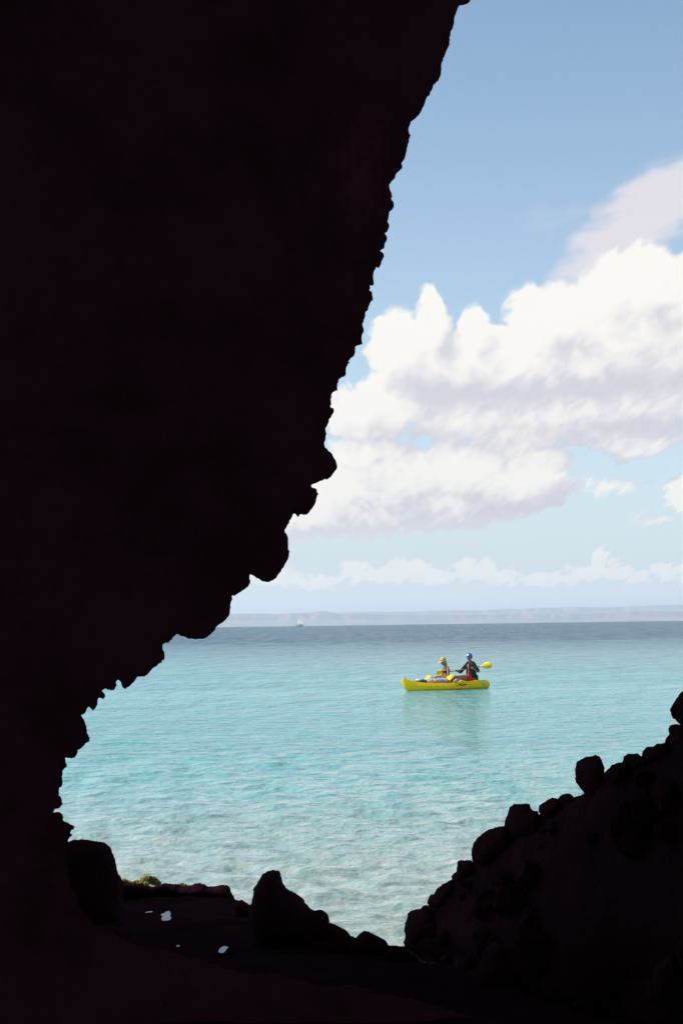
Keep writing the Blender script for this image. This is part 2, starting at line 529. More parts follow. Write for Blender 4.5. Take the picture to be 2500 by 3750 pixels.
# added brow above the frame, keeps sky light off the rocks below
bx_ = np.linspace(-8, 11, 70); by_ = np.linspace(7.4, 15.2, 40)
X, Y = np.meshgrid(bx_, by_)
nb = np.array([noise.fractal(Vector((a * .6, b_ * .6, 5)), 1.0, 2.0, 5) for a, b_ in zip(X.ravel(), Y.ravel())]).reshape(X.shape)
Zl = 3.15 + .475 * Y + np.abs(X - .5) * .03 + .30 * np.abs(nb)
edge_ = np.clip(np.minimum(np.minimum(X + 8, 11 - X) / 2.5, (15.2 - Y) / 2.0), 0, 1)
Zu = Zl + .02 + 2.6 * np.sqrt(edge_)
lo_ = grid_mesh('shade_brow', X, Y, Zl)
bm = bmesh.new(); bm.from_mesh(lo_)
up_ = grid_mesh('tmp', X, Y, Zu); bm.from_mesh(up_); bpy.data.meshes.remove(up_)
bmesh.ops.remove_doubles(bm, verts=bm.verts, dist=.025)
bmesh.ops.recalc_face_normals(bm, faces=bm.faces)
bm.to_mesh(lo_); bm.free()
tag(link('shade_brow', lo_, LAVA), 'added unseen rock brow shading the floor of the cave mouth', None, kind='structure')

# cave floor running out to the water's edge, with hollows for the tide pools
POOLS = [crop(p, 200, 2900, .5102) for p in (
    [(648, 866), (665, 852), (700, 850), (716, 858), (690, 872), (655, 880)],
    [(780, 820), (795, 806), (822, 808), (815, 830), (785, 834)],
    [(764, 885), (770, 868), (800, 856), (826, 845), (833, 880), (832, 915), (822, 934), (780, 930), (765, 918), (775, 900)],
    [(1178, 1150), (1185, 1128), (1205, 1108), (1245, 1112), (1230, 1135), (1210, 1155)],
    [(874, 1100), (890, 1098), (900, 1108), (880, 1110)],
)]
ZP = .20
POOLW = [[tuple(at_z(x, y, ZP))[:2] for x, y in p] for p in POOLS]
edge_x = [-14, -2.6, -1.5, -.75, -.35, .0, .30, .46, .66, 1.0, 2.0, 14]
edge_y = [12.4, 12.3, 12.1, 11.5, 10.8, 10.4, 10.12, 10.05, 9.45, 8.9, 8.6, 8.6]
xs = np.concatenate([np.linspace(-14, -3.0, 40, endpoint=False), np.linspace(-3.0, 1.6, 210, endpoint=False), np.linspace(1.6, 14, 40)])
ys = np.concatenate([np.linspace(-15, 7.5, 60, endpoint=False), np.linspace(7.5, 12.9, 210)])
X, Y = np.meshgrid(xs, ys)
Z = np.zeros_like(X)
pp = np.stack([X.ravel(), Y.ravel()], 1)
nzv = np.array([noise.fractal(Vector((a * 1.1, b * 1.1, .4)), 1.0, 2.0, 6) for a, b in pp])
Z = .205 + .05 * nzv
Z = Z + np.where(pp[:, 1] < 6, .25 * np.clip((6 - pp[:, 1]) / 8, 0, 1.0), 0)
dip = np.zeros(len(pp))
for p in POOLW:
    cx = np.mean([q[0] for q in p]); cy = np.mean([q[1] for q in p])
    big = [(cx + (q[0] - cx) * 1.0, cy + (q[1] - cy) * 1.0) for q in p]
    ins = inside(big, pp); dd = seg_dist(big, pp)
    near = (~ins) & (dd < .06)
    Z = np.where(near, np.minimum(np.maximum(Z, ZP + .002), ZP + .010), Z)
    dip = np.where(ins, .06 * np.clip(dd / .03, 0, 1) + .004, dip)
Z = np.where(dip > 0, ZP - dip, np.maximum(Z, ZP - .02))
drop = np.clip((pp[:, 1] - np.interp(pp[:, 0], edge_x, edge_y) + .06 * nzv) / .35, 0, 1)
Z = Z - .75 * drop
floor = link('cave_floor', grid_mesh('cave_floor', X, Y, Z.reshape(X.shape)), ROCK2)
tag(floor, 'dark wet rock floor of the cave running to the waterline', None, kind='structure')

pw, t, b = new_mat('pool water')
b.inputs['Base Color'].default_value = (.012, .016, .018, 1)
b.inputs['Roughness'].default_value = .02
b.inputs['IOR'].default_value = 1.33
bpn = t.node('ShaderNodeBump'); bpn.inputs['Strength'].default_value = .08; bpn.inputs['Distance'].default_value = .01
t.put(bpn.inputs['Height'], t.noise(t.node('ShaderNodeNewGeometry').outputs['Position'], 9, 2))
t.put(b.inputs['Normal'], bpn.outputs[0])
pool_labels = ['small tide pool left of the biggest pool on the dark ledge', 'tiny tide pool just above the biggest pool on the ledge',
               'biggest tide pool on the dark ledge, mirroring the sky', 'lone tide pool nearest the pointed rock', 'sliver of tide pool below the biggest pool']
for p, lab in zip(POOLW, pool_labels):
    c = np.mean(np.array(p), 0)
    q = [(c[0] + (a - c[0]) * 1.12, c[1] + (b_ - c[1]) * 1.12, ZP) for a, b_ in p]
    bm = bmesh.new()
    f = bm.faces.new([bm.verts.new(v) for v in q])
    if f.normal.z < 0 or True:
        bm.normal_update()
        if f.normal.z < 0: bmesh.ops.reverse_faces(bm, faces=[f])
    ex = bmesh.ops.extrude_face_region(bm, geom=[f])
    me = bpy.data.meshes.new('tide_pool')
    for v in [k for k in ex['geom'] if isinstance(k, bmesh.types.BMVert)]: v.co.z += .0
    for v in list(bm.verts)[:len(q)]: v.co.z -= .08
    bmesh.ops.recalc_face_normals(bm, faces=bm.faces)
    bm.to_mesh(me); bm.free()
    tag(link('tide_pool', me, pw, smooth=False), lab, 'tide pool', 'tide pools on the ledge', kind='structure')

# ------------------------------------------------------------------ rocks in the mouth of the cave
LV = [(9, 45), (24, 140), (60, 1e9)]
rnd = lambda k: (lambda s: k * math.sqrt(max(s, 0)))


def const(y, sl=0.0, x0=0):
    return lambda px, py: y + sl * (px - x0)


def rock(name, pts, Yf, label, cat='rock', group=None, k=.42, kb=.42, mat=ROCK, nz=.05):
    o = inflate(name, roughen(roughen(pts, 14, .12), 5, .18), Yf, rnd(k), rnd(kb), LV, nz=nz, mat=mat, nscale=3.0)
    return tag(o, label, cat, group)


PED = crop([(392, 1305), (410, 1298), (430, 1292), (460, 1293), (500, 1293), (540, 1300), (595, 1307), (615, 1320), (640, 1345), (655, 1385), (665, 1420), (672, 1455), (680, 1490), (695, 1507), (705, 1560), (715, 1700), (690, 1760), (300, 1800), (300, 1330)], 0, 2250, .6378)
rock('boulder', PED, const(8.9), 'big flat topped black boulder under the left cave wall', 'boulder', 'boulders in the cave mouth', .55, .35)
LEDGE = crop([(400, 640), (470, 620), (480, 632), (520, 650), (560, 655), (600, 655), (640, 665), (700, 680), (760, 668), (780, 657), (830, 657), (880, 664), (940, 672), (985, 672), (1000, 660), (1035, 652), (1080, 662), (1105, 680), (1150, 678), (1190, 667), (1235, 668), (1255, 680), (1265, 705), (1280, 740), (1293, 765), (1310, 800), (1290, 805), (1150, 775), (1000, 770), (850, 765), (700, 760), (560, 760), (400, 770)], 200, 2900, .5102)
rock('rock_ledge', LEDGE, const(12.0), 'low mossy rock ledge at the waterline beside the flat topped boulder', 'ledge', None, .25, .35, ROCK2)
rock('rock', crop([(1285, 800), (1293, 770), (1300, 778), (1350, 775), (1370, 790), (1395, 815), (1440, 830), (1440, 900), (1290, 900)], 200, 2900, .5102), const(10.9),
     'small low rock left of the pointed rock', 'rock', 'rocks along the water edge', .3, .3)
rock('pointed_rock', crop([(208, 375), (216, 330), (222, 270), (245, 240), (265, 200), (290, 170), (320, 155), (355, 148), (385, 153), (398, 175), (405, 215), (420, 245), (440, 270), (470, 285), (510, 310), (540, 335), (565, 370), (590, 398), (640, 440), (660, 560), (600, 640), (400, 660), (230, 600), (190, 470)], 800, 3100, .574), const(10.2),
     'tall pointed black rock rising from the water edge', 'rock', None, .45, .40)
rock('rock', crop([(560, 480), (590, 398), (610, 408), (640, 402), (670, 408), (695, 430), (705, 460), (712, 520), (700, 600), (560, 620)], 800, 3100, .574), const(10.05),
     'rounded rock at the right foot of the pointed rock', 'rock', 'rocks along the water edge', .35, .35)
rock('rock', crop([(690, 500), (710, 485), (740, 495), (780, 515), (815, 535), (840, 565), (855, 597), (870, 640), (830, 690), (690, 690)], 800, 3100, .574), const(9.95),
     'sloping rock between the rounded rock and the knobbly rock', 'rock', 'rocks along the water edge', .3, .3)
rock('rock', crop([(845, 610), (870, 592), (895, 560), (930, 537), (965, 545), (990, 560), (1030, 580), (1060, 595), (1080, 620), (1083, 650), (1090, 700), (850, 710)], 800, 3100, .574), const(9.85),
     'small knobbly peaked rock at the lowest gap in the shore', 'rock', 'rocks along the water edge', .3, .3)
rock('rock_sill', crop([(1060, 690), (1085, 654), (1120, 653), (1160, 651), (1195, 659), (1230, 690), (1265, 722), (1300, 745), (1340, 757), (1385, 760), (1400, 800), (1060, 800)], 800, 3100, .574), const(9.6),
     'low flat rock sill left of the boulder slope', 'rock', 'rocks along the water edge', .28, .25, ROCK2)

# right hand slope of tumbled boulders
S = lambda pts: crop(pts, 1400, 2450, .7015)


def Ys(px, py):
    return 10.3 - 2.6 * min(1.3, max(0, (px - 1480) / 1020))


SLOPE = S([(118, 1450), (107, 1430), (118, 1380), (113, 1360), (125, 1310), (150, 1290), (215, 1262), (235, 1240), (250, 1205), (268, 1190), (285, 1150), (315, 1122), (362, 1100), (375, 1080), (400, 1070), (410, 1030), (463, 1010), (480, 960), (520, 890), (600, 850), (660, 835), (780, 770), (812, 760), (840, 735), (885, 690), (912, 684), (985, 672), (1035, 660), (1060, 640), (1120, 600), (1170, 525), (1220, 500), (1260, 490), (1350, 470), (1375, 425), (1410, 415), (1470, 400), (1500, 350), (1540, 310), (1560, 270), (1600, 190), (1700, 40), (1790, -10), (1900, -110), (2060, -150), (2200, -270), (2420, -300), (2600, -390), (3000, -430), (3000, 1900), (300, 1900), (240, 1560)])
slope = inflate('boulder_slope', roughen(roughen(SLOPE, 14, .14), 5, .18), Ys, lambda s: .35 * math.sqrt(s) + .45 * min(s, 3), lambda s: .35 * math.sqrt(s) + .1 * s,
                [(10, 60), (30, 260), (90, 1e9)], nz=.12, nscale=2.0)
tag(slope, 'steep black slope of broken rock on the right of the cave mouth', None, kind='structure')
BG = 'boulders on the right slope'
Yr = lambda off: (lambda px, py: Ys(px, py) - off)
for pts, lab, off in [
    ([(1042, 635), (1015, 600), (1003, 570), (1003, 530), (1012, 485), (1050, 463), (1110, 446), (1130, 455), (1150, 495), (1158, 515), (1163, 560), (1140, 615), (1095, 655), (1055, 655)], 'large angular boulder balanced out from the right slope', .0),
    ([(635, 818), (638, 790), (655, 745), (663, 720), (690, 703), (730, 704), (765, 703), (775, 730), (785, 738), (812, 745), (820, 830), (760, 890), (660, 880)], 'flat topped block halfway up the right slope', .05),
    ([(465, 996), (465, 940), (475, 905), (500, 875), (540, 845), (570, 833), (590, 825), (635, 818), (660, 880), (620, 960), (520, 1030)], 'broad rounded boulder below the flat topped block', .1),
    ([(385, 1052), (390, 1005), (405, 996), (430, 1000), (463, 996), (490, 1040), (430, 1090)], 'small square stone below the broad rounded boulder', .05),
    ([(362, 1098), (360, 1080), (392, 1050), (430, 1070), (400, 1115)], 'small wedge shaped stone under the small square stone', .05),
    ([(232, 1225), (235, 1205), (250, 1178), (268, 1175), (285, 1145), (315, 1120), (362, 1098), (370, 1160), (290, 1260)], 'rough lump of rock above the lowest boulder', .05),
    ([(118, 1380), (113, 1360), (125, 1310), (132, 1275), (150, 1260), (200, 1250), (210, 1236), (233, 1230), (270, 1290), (240, 1400), (150, 1440)], 'lowest boulder of the right slope, beside the water', .1),
    ([(812, 745), (815, 715), (835, 700), (885, 670), (912, 678), (930, 720), (860, 790)], 'rough stone right of the flat topped block', .05),
    ([(905, 690), (912, 678), (935, 655), (960, 649), (985, 655), (995, 667), (1000, 700), (930, 710)], 'small pale topped stone left below the balanced boulder', .0),
    ([(1150, 580), (1158, 540), (1180, 518), (1190, 505), (1220, 490), (1250, 485), (1280, 520), (1220, 600)], 'low stone right behind the balanced boulder', .1),
    ([(1248, 500), (1250, 485), (1258, 455), (1280, 440), (1330, 440), (1350, 455), (1370, 500), (1290, 540)], 'domed stone next up the slope from the balanced boulder', .05),
    ([(1350, 460), (1355, 430), (1375, 408), (1410, 405), (1430, 390), (1470, 385), (1490, 430), (1400, 490)], 'double humped stone above the domed stone', .05),
    ([(1470, 390), (1478, 360), (1492, 345), (1490, 310), (1500, 293), (1540, 288), (1580, 300), (1600, 380), (1520, 430)], 'upright stone at the right edge under the topmost boulder', .0),
    ([(1560, 300), (1535, 275), (1510, 250), (1497, 215), (1515, 180), (1535, 150), (1550, 128), (1568, 115), (1640, 90), (1720, 170), (1700, 290)], 'topmost boulder of the right slope, cut by the frame', .0),
]:
    o = inflate('boulder', roughen(roughen(S(pts), 14, .10), 5, .16), Yr(off), rnd(.42), rnd(.36), [(8, 40), (20, 130), (50, 1e9)], nz=.05, nscale=3.5)
    tag(o, lab, 'boulder', BG)


# loose stones on the cave floor
bm = bmesh.new()
for k in range(150):
    x, y = random.uniform(-2.7, -.85), random.uniform(8.7, 11.3)
    if y > np.interp(x, edge_x, edge_y) - .25: continue
    pt = np.array([[x, y]])
    if min(seg_dist(p, pt)[0] for p in POOLW) < .28 or any(inside(p, pt)[0] for p in POOLW): continue
    # keep the line of sight to the pools free
    if any(abs(x / y - np.mean([q[0] for q in p]) / np.mean([q[1] for q in p])) < .022 for p in POOLW): continue
    r = random.uniform(.04, .13)
    ret = bmesh.ops.create_icosphere(bm, subdivisions=2, radius=1)
    off = Vector((random.random() * 90, k, 8))
    for q in ret['verts']:
        n_ = q.co.normalized(); k_ = 1 + .5 * noise.noise(n_ * 1.7 + off)
        q.co = Vector((x, y, .20 + r * .25)) + Vector((n_.x * r * 1.2, n_.y * r, n_.z * r * .7)) * k_
me = bpy.data.meshes.new('pebbles'); bm.to_mesh(me); bm.free()
tag(link('pebbles', me, ROCK2, smooth=False), 'loose dark stones scattered over the cave floor', 'stones', kind='stuff')

# smaller rubble covering the face of the slope
bm = bmesh.new()
sl = slope.data
fr_v = [v.co.copy() for v in sl.vertices if v.normal.y < -.25]
sp = np.array(SLOPE)
for k in range(420):
    v = random.choice(fr_v)
    # keep it well inside the slope's own edge
    dl = np.array([(v.x), (v.y), (v.z - CAM.z)])
    cpt = dl @ M3
    pxy = np.array([[1250 - F * cpt[0] / cpt[2], 1875 + F * cpt[1] / cpt[2]]])
    if not inside(SLOPE, pxy)[0]: continue
    dd = seg_dist(SLOPE, pxy)[0] * v.y / F
    r = random.uniform(.05, .20) * random.uniform(.6, 1.2)
    if dd < r * 1.7: continue
    c = Vector(v)
    ret = bmesh.ops.create_icosphere(bm, subdivisions=2, radius=1)
    off = Vector((random.random() * 90, k, 3))
    sc3 = Vector((random.uniform(.7, 1.3), random.uniform(.7, 1.2), random.uniform(.6, 1.0))) * r
    rot = Matrix.Rotation(random.uniform(0, 6.28), 3, Vector((random.random(), random.random(), 1)).normalized())
    for q in ret['verts']:
        n_ = q.co.normalized()
        k_ = 1 + .45 * noise.noise(n_ * 1.6 + off)
        q.co = c + rot @ Vector((n_.x * sc3.x * k_, n_.y * sc3.y * k_, n_.z * sc3.z * k_))
me = bpy.data.meshes.new('rubble'); bm.to_mesh(me); bm.free()
tag(link('rubble', me, ROCK, smooth=False), 'black rubble strewn over the face of the right slope', 'rubble', kind='stuff')


# ------------------------------------------------------------------ moss and seaweed
def blob_mesh(bm, c, r, squash=.8, rough=.35, sub=4, f=9.0):
    ret = bmesh.ops.create_icosphere(bm, subdivisions=sub, radius=1)
    off = Vector((random.random() * 50,) * 3)
    for v in ret['verts']:
        n = v.co.normalized()
        k = 1 + rough * noise.fractal(n * 2.2 + off, 1.0, 2.0, 3) + .16 * noise.fractal(n * f + off, .7, 2.0, 3)
        v.co = Vector(c) + Vector((n.x * r, n.y * r, n.z * r * squash)) * k


def moss_material(name, a, b_):
    m, t, b = new_mat(name)
    o = t.node('ShaderNodeNewGeometry').outputs['Position']
    n = t.noise(o, 40, 6, .7)
    t.put(b.inputs['Base Color'], t.mix(t.step(n, .3, .7), a, b_))
    b.inputs['Roughness'].default_value = .9
    bp = t.node('ShaderNodeBump'); bp.inputs['Strength'].default_value = 1; bp.inputs['Distance'].default_value = .02
    t.put(bp.inputs['Height'], n); t.put(b.inputs['Normal'], bp.outputs[0])
    return m


MOSS = moss_material('moss', (.11, .11, .010), (.46, .41, .08))
ALGAE = moss_material('algae', (.05, .07, .02), (.24, .30, .12))
K7 = lambda x, y: (200 + x * .5102, 2900 + y * .5102)
bm = bmesh.new()
for (x, y, r) in [(500, 640, 26), (530, 650, 22), (565, 655, 20), (590, 650, 24), (640, 635, 30), (670, 622, 34), (700, 630, 34), (725, 640, 28), (745, 650, 20), (655, 660, 24),
                  (800, 660, 12), (890, 665, 14), (915, 662, 16), (940, 668, 15), (965, 673, 12), (985, 672, 11), (620, 655, 18), (545, 652, 14)]:
    p = at(*K7(x, y + 6), 12.28 + random.uniform(-.05, .12))
    blob_mesh(bm, p, r * .5102 * 12 / F, .9, .4, 4, 7)
me = bpy.data.meshes.new('moss'); bm.to_mesh(me); bm.free()
tag(link('moss', me, MOSS), 'yellow green moss growing along the top of the low ledge', 'moss', kind='stuff')
bm = bmesh.new()
K8 = lambda x, y: (800 + x * .574, 3100 + y * .574)
for i in range(46):
    f = random.random()
    x = np.interp(f, [0, .3, .6, .85, 1], [1200, 1250, 1295, 1345, 1375]); y = np.interp(f, [0, .3, .6, .85, 1], [662, 690, 730, 750, 745])
    p = at(*K8(x + random.uniform(-7, 7), y + random.uniform(-6, 5)), 9.5 - random.uniform(0, .12))
    blob_mesh(bm, p, random.uniform(3, 7) * .574 * 9.6 / F, .7, .5, 2, 5)
me = bpy.data.meshes.new('seaweed'); bm.to_mesh(me); bm.free()
tag(link('seaweed', me, ALGAE), 'thin strip of green seaweed along the rock sill', 'seaweed', kind='stuff')

# ------------------------------------------------------------------ sea (true curvature of the earth)
RE = 6.371e6
rows = [8.6]
while rows[-1] < 9000:
    y = rows[-1]
    rows.append(y + max(.022, y * y / 4300.0 if y < 120 else y * .03))
rows = np.array(rows)
ncol = 560
uu = np.linspace(-1, 1, ncol)
uu = np.sign(uu) * (np.abs(uu) ** 1.25)
Yg = np.repeat(rows[:, None], ncol, 1)
Wd = 6 + .55 * rows
Xg = uu[None, :] * Wd[:, None]
Zg = np.zeros_like(Xg)
near = rows < 220
xn, yn = Xg[near], Yg[near]
zz = np.zeros_like(xn)
for i in range(110):
    lam = float(np.exp(rng.uniform(math.log(.14), math.log(1.15))))
    th = rng.normal(R(78), R(38))
    k = 2 * math.pi / lam
    cell = np.maximum(yn * yn / 4300.0, (xn * 0 + (12 + 1.1 * yn) / ncol))
    fade = np.clip((lam / cell - 3.0) / 4.0, 0, 1)
    patch = .75 + .5 * np.sin(.31 * xn / lam ** .5 + rng.uniform(0, 6)) * np.sin(.27 * yn / lam ** .5 + rng.uniform(0, 6))
    amp = .0050 * lam ** .65
    ph = k * (xn * math.cos(th) + yn * math.sin(th)) + rng.uniform(0, 6.28)
    zz += amp * fade * patch * np.sin(ph)
Zg[near] = zz
Zg -= (Xg ** 2 + Yg ** 2) / (2 * RE)

wm, t, b = new_mat('sea water')
pos = t.node('ShaderNodeNewGeometry').outputs['Position']
sx, sy, sz = t.xyz(pos)
dist = sy
lg = t.m('LOGARITHM', t.m('MAXIMUM', dist, 1.0), 10.0)
big = t.noise(t.v('MULTIPLY', pos, (.018, .075, 0)), 1.0, 4, .6)      # broad patches of sand and weed below
shelf = t.m('MULTIPLY_ADD', t.m('SUBTRACT', big, .5), .35, lg)
c_near = t.mix(t.step(t.noise(t.v('MULTIPLY', pos, (2.4, 4.2, 0)), 1.5, 4, .6), .36, .66), (.29, .43, .395), (.48, .55, .49))
c_mid = (.10, .43, .42)
c_mid = t.mix(t.step(big, .35, .65), (.07, .335, .325), (.15, .425, .40))
rfa = t.noise(t.v('MULTIPLY', pos, (.9, .22, 0)), 1.0, 4, .65)
rfb = t.noise(t.v('MULTIPLY', pos, (.42, .045, 0)), 1.0, 4, .7)
ripple_tone = t.fmix(t.step(lg, 2.0, 2.4), rfa, rfb)                      # ripple shading in gusty streaks, put into colour and gloss
c_far = t.mix(t.step(ripple_tone, .36, .64), (.006, .056, .098), (.034, .130, .190))
ruff = t.m('MULTIPLY', t.m('MULTIPLY_ADD', t.step(ripple_tone, .34, .66), 2.0, -1.0), t.step(lg, 1.45, 1.9))
body = t.mix(t.step(shelf, 1.12, 1.50), c_near, c_mid)
body = t.mix(t.step(shelf, 1.70, 2.35), body, c_far)
t.put(b.inputs['Base Color'], body)
t.put(b.inputs['IOR'], t.fmix(t.step(lg, 1.75, 2.35), 1.333, 1.2))   # steep far wavelets mirror less than a flat sheet
t.put(b.inputs['Specular IOR Level'], t.m('MULTIPLY', t.fmix(t.step(lg, 1.85, 2.35), .55, .03), t.m('MULTIPLY_ADD', ruff, .75, 1.0)))
t.put(b.inputs['Roughness'], t.fmix(t.step(lg, 1.2, 1.9), .03, .17))
# ripples
h1 = t.noise(t.v('MULTIPLY', pos, (3.0, 3.6, 0)), 1.0, 3, .55)
hm_ = t.noise(t.v('MULTIPLY', pos, (1.35, 1.6, 0)), 1.0, 3, .6)
h2 = t.noise(t.v('MULTIPLY', pos, (.75, .40, 0)), 1.0, 4, .62)
h3 = t.noise(t.v('MULTIPLY', pos, (.085, .12, 0)), 1.0, 4, .65)
f1 = t.m('SUBTRACT', 1.0, t.step(lg, 1.25, 1.6))
fm = t.m('MULTIPLY', t.step(lg, 1.1, 1.35), t.m('SUBTRACT', 1.0, t.step(lg, 1.7, 2.05)))
f2 = t.m('MULTIPLY', t.step(lg, 1.42, 1.72), t.m('SUBTRACT', 1.0, t.step(lg, 2.1, 2.5)))
f3 = t.step(lg, 2.0, 2.4)
hh = None
for h_, f_, k_ in ((h1, f1, .115), (hm_, fm, .26), (h2, f2, .8), (h3, f3, 3.4)):
    q_ = t.m('MULTIPLY', t.m('MULTIPLY', h_, f_), k_)
    hh = q_ if hh is None else t.m('ADD', hh, q_)
wind = t.step(t.noise(t.v('MULTIPLY', pos, (.02, .11, 0)), 1.0, 3, .5), .3, .7)
bp = t.node('ShaderNodeBump')
bp.inputs['Distance'].default_value = 1.0
t.put(bp.inputs['Strength'], t.fmix(wind, .6, 1.0))
t.put(bp.inputs['Height'], hh)
t.put(b.inputs['Normal'], bp.outputs[0])
sea = link('sea', grid_mesh('sea', Xg, Yg, Zg), wm)
tag(sea, 'turquoise sea with small ripples, dark blue towards the horizon', None, kind='structure')

# ------------------------------------------------------------------ far mesa coast
hm, t, b = new_mat('mesa rock')
pos = t.node('ShaderNodeNewGeometry').outputs['Position']
n = t.noise(t.v('MULTIPLY', pos, (.0012, .0012, .012)), 1.0, 5, .6)
n2 = t.noise(t.v('MULTIPLY', pos, (.0006, .0006, .0006)), 1.0, 4, .6)
c = t.mix(t.step(n, .4, .62), (.06, .055, .05), (.42, .16, .08))
c = t.mix(t.step(n2, .45, .6), c, (.11, .11, .08))
t.put(b.inputs['Base Color'], c)
b.inputs['Roughness'].default_value = .95


def ridge(name, D, prof, depth, label, seed):
    """a mesa coast: cliff band above a talus apron; prof = (photo x, height above the sea line in photo px)"""
    pxs = np.linspace(prof[0][0], prof[-1][0], 360)
    hp = np.interp(pxs, [p[0] for p in prof], [p[1] for p in prof])
    rel = np.array([0, .35, .55, .62, .66, 1.0, 1.0, 1.02, .9])
    back = np.array([0, .16, .30, .36, .37, .40, .55, .8, 1.0]) * depth
    Xr = np.zeros((len(rel), len(pxs))); Yr_ = Xr.copy(); Zr = Xr.copy()
    for j, x in enumerate(pxs):
        az_ = math.atan2((x - 1250), F)
        gul = noise.fractal(Vector((x / 60, seed, 0)), 1.0, 2.0, 5)
        gul2 = noise.fractal(Vector((x / 18, seed, 4)), 1.0, 2.0, 4)
        h = hp[j] + 1.2 * noise.fractal(Vector((x / 120, seed, 9)), 1.0, 2.0, 4)
        for i in range(len(rel)):
            dd = D + back[i] + (gul * 900 + gul2 * 300) * (1 if i > 0 else 0)
            drop_ = dd * dd / (2 * RE)
            top = h / F * D + CAM.z
            low = -D * D / (2 * RE) - 20
            # heights are above the apparent sea line
            z = low + (top - low) * rel[i] + (gul2 * 12 if 0 < i < 5 else 0)
            Xr[i, j] = math.sin(az_) * dd; Yr_[i, j] = math.cos(az_) * dd; Zr[i, j] = z
    o = link(name, grid_mesh(name, Xr, Yr_, Zr), hm)
    return tag(o, label, None, kind='structure')


ridge('hills_near', 26000, [(-600, 44), (300, 45), (700, 45), (840, 46), (960, 47), (1000, 44), (1090, 47), (1180, 53), (1205, 50), (1235, 40), (1330, 38), (1500, 33), (1700, 30), (1900, 30), (2100, 28), (2500, 34), (3100, 40)], 5000, 'near pale headland of the far mesa coast', 1.3)
ridge('hills_far', 33000, [(-600, 40), (900, 40), (1150, 42), (1240, 47), (1330, 49), (1420, 46), (1500, 47), (1620, 50), (1760, 47), (1860, 51), (1960, 54), (2080, 55), (2200, 52), (2300, 55), (2420, 57), (2500, 56), (3100, 50)], 7000, 'far flat topped mesa coast beyond the sea', 5.7)

# the air: even haze round everything
vm = bpy.data.materials.new('sea haze')
vm.use_nodes = True
vt = vm.node_tree; vt.nodes.clear()
pvn = vt.nodes.new('ShaderNodeVolumePrincipled')
pvn.inputs['Color'].default_value = (.82, .905, 1.0, 1)
pvn.inputs['Density'].default_value = 5.0e-5
pvn.inputs['Anisotropy'].default_value = .25
vo = vt.nodes.new('ShaderNodeOutputMaterial')
vt.links.new(pvn.outputs[0], vo.inputs['Volume'])
x0, x1, y0, y1, z0, z1 = -24000, 24000, -400, 47000, -230, 430
hv = [(x, y, z) for x in (x0, x1) for y in (y0, y1) for z in (z0, z1)]
hf = [(0, 1, 3, 2), (4, 6, 7, 5), (0, 4, 5, 1), (2, 3, 7, 6), (0, 2, 6, 4), (1, 5, 7, 3)]
tag(link('haze', mesh_np('haze', hv, hf), vm, smooth=False), 'pale sea haze over the water', None, kind='stuff')
# ------------------------------------------------------------------ kayak, paddlers and their gear
YK = 52.08
KC = at(1633, 2522, YK); KC.z = 0.0
YAW = R(20)
FWD = Vector((-math.cos(YAW), -math.sin(YAW), 0))
KROT = math.atan2(FWD.y, FWD.x)


def empty(name, loc, rz=0.0):
    o = bpy.data.objects.new(name, None)
    COL.objects.link(o)
    o.empty_display_size = .2
    o.location = loc; o.rotation_euler = (0, 0, rz)
    return o


def on_kayak(name, p=(0, 0, 0)):
    """an Empty that stands at p in the kayak's own frame (x to the bow, y to port, z up)"""
    l = Vector(p)
    w_ = Matrix.Rotation(KROT, 3, 'Z') @ l + KC
    return empty(name, w_, KROT)


def bm_obj(name, bm, mat, parent, org=(0, 0, 0), smooth=True, remesh=0.0, smooth_it=4, bevel=0.0):
    bmesh.ops.translate(bm, verts=bm.verts, vec=-Vector(org))
    bmesh.ops.recalc_face_normals(bm, faces=bm.faces)
    me = bpy.data.meshes.new(name); bm.to_mesh(me); bm.free()
    if remesh:
        tmp = bpy.data.objects.new('tmp', me); COL.objects.link(tmp)
        md = tmp.modifiers.new('r', 'REMESH'); md.mode = 'VOXEL'; md.voxel_size = remesh
        if smooth_it:
            sm = tmp.modifiers.new('s', 'SMOOTH'); sm.factor = .5; sm.iterations = smooth_it
        dg = bpy.context.evaluated_depsgraph_get()
        me2 = bpy.data.meshes.new_from_object(tmp.evaluated_get(dg))
        bpy.data.objects.remove(tmp); bpy.data.meshes.remove(me)
        me = me2; me.name = name; me.materials.clear()
    return link(name, me, mat, parent, smooth)


def ball(bm, c, r, seg=12):
    ret = bmesh.ops.create_uvsphere(bm, u_segments=seg, v_segments=max(6, seg * 2 // 3), radius=1)
    r = r if hasattr(r, '__len__') else (r, r, r)
    for v in ret['verts']:
        v.co = Vector((v.co.x * r[0], v.co.y * r[1], v.co.z * r[2])) + Vector(c)
    return ret['verts']


def limb(bm, pts, seg=12, caps=True):
    """tapered tube through ((x,y,z), radius) joints, rounded at the joints"""
    for (p, r), (q, s) in zip(pts[:-1], pts[1:]):
        p, q = Vector(p), Vector(q)
        d = q - p
        if d.length < 1e-6: continue
        mt = Matrix.Translation((p + q) / 2) @ d.to_track_quat('Z', 'Y').to_matrix().to_4x4()
        bmesh.ops.create_cone(bm, cap_ends=True, segments=seg, radius1=r, radius2=s, depth=d.length, matrix=mt)
    if caps:
        for p, r in pts: ball(bm, p, r, seg)


def tube(bm, pts, r, seg=8):
    limb(bm, [(p, r) for p in pts], seg, True)


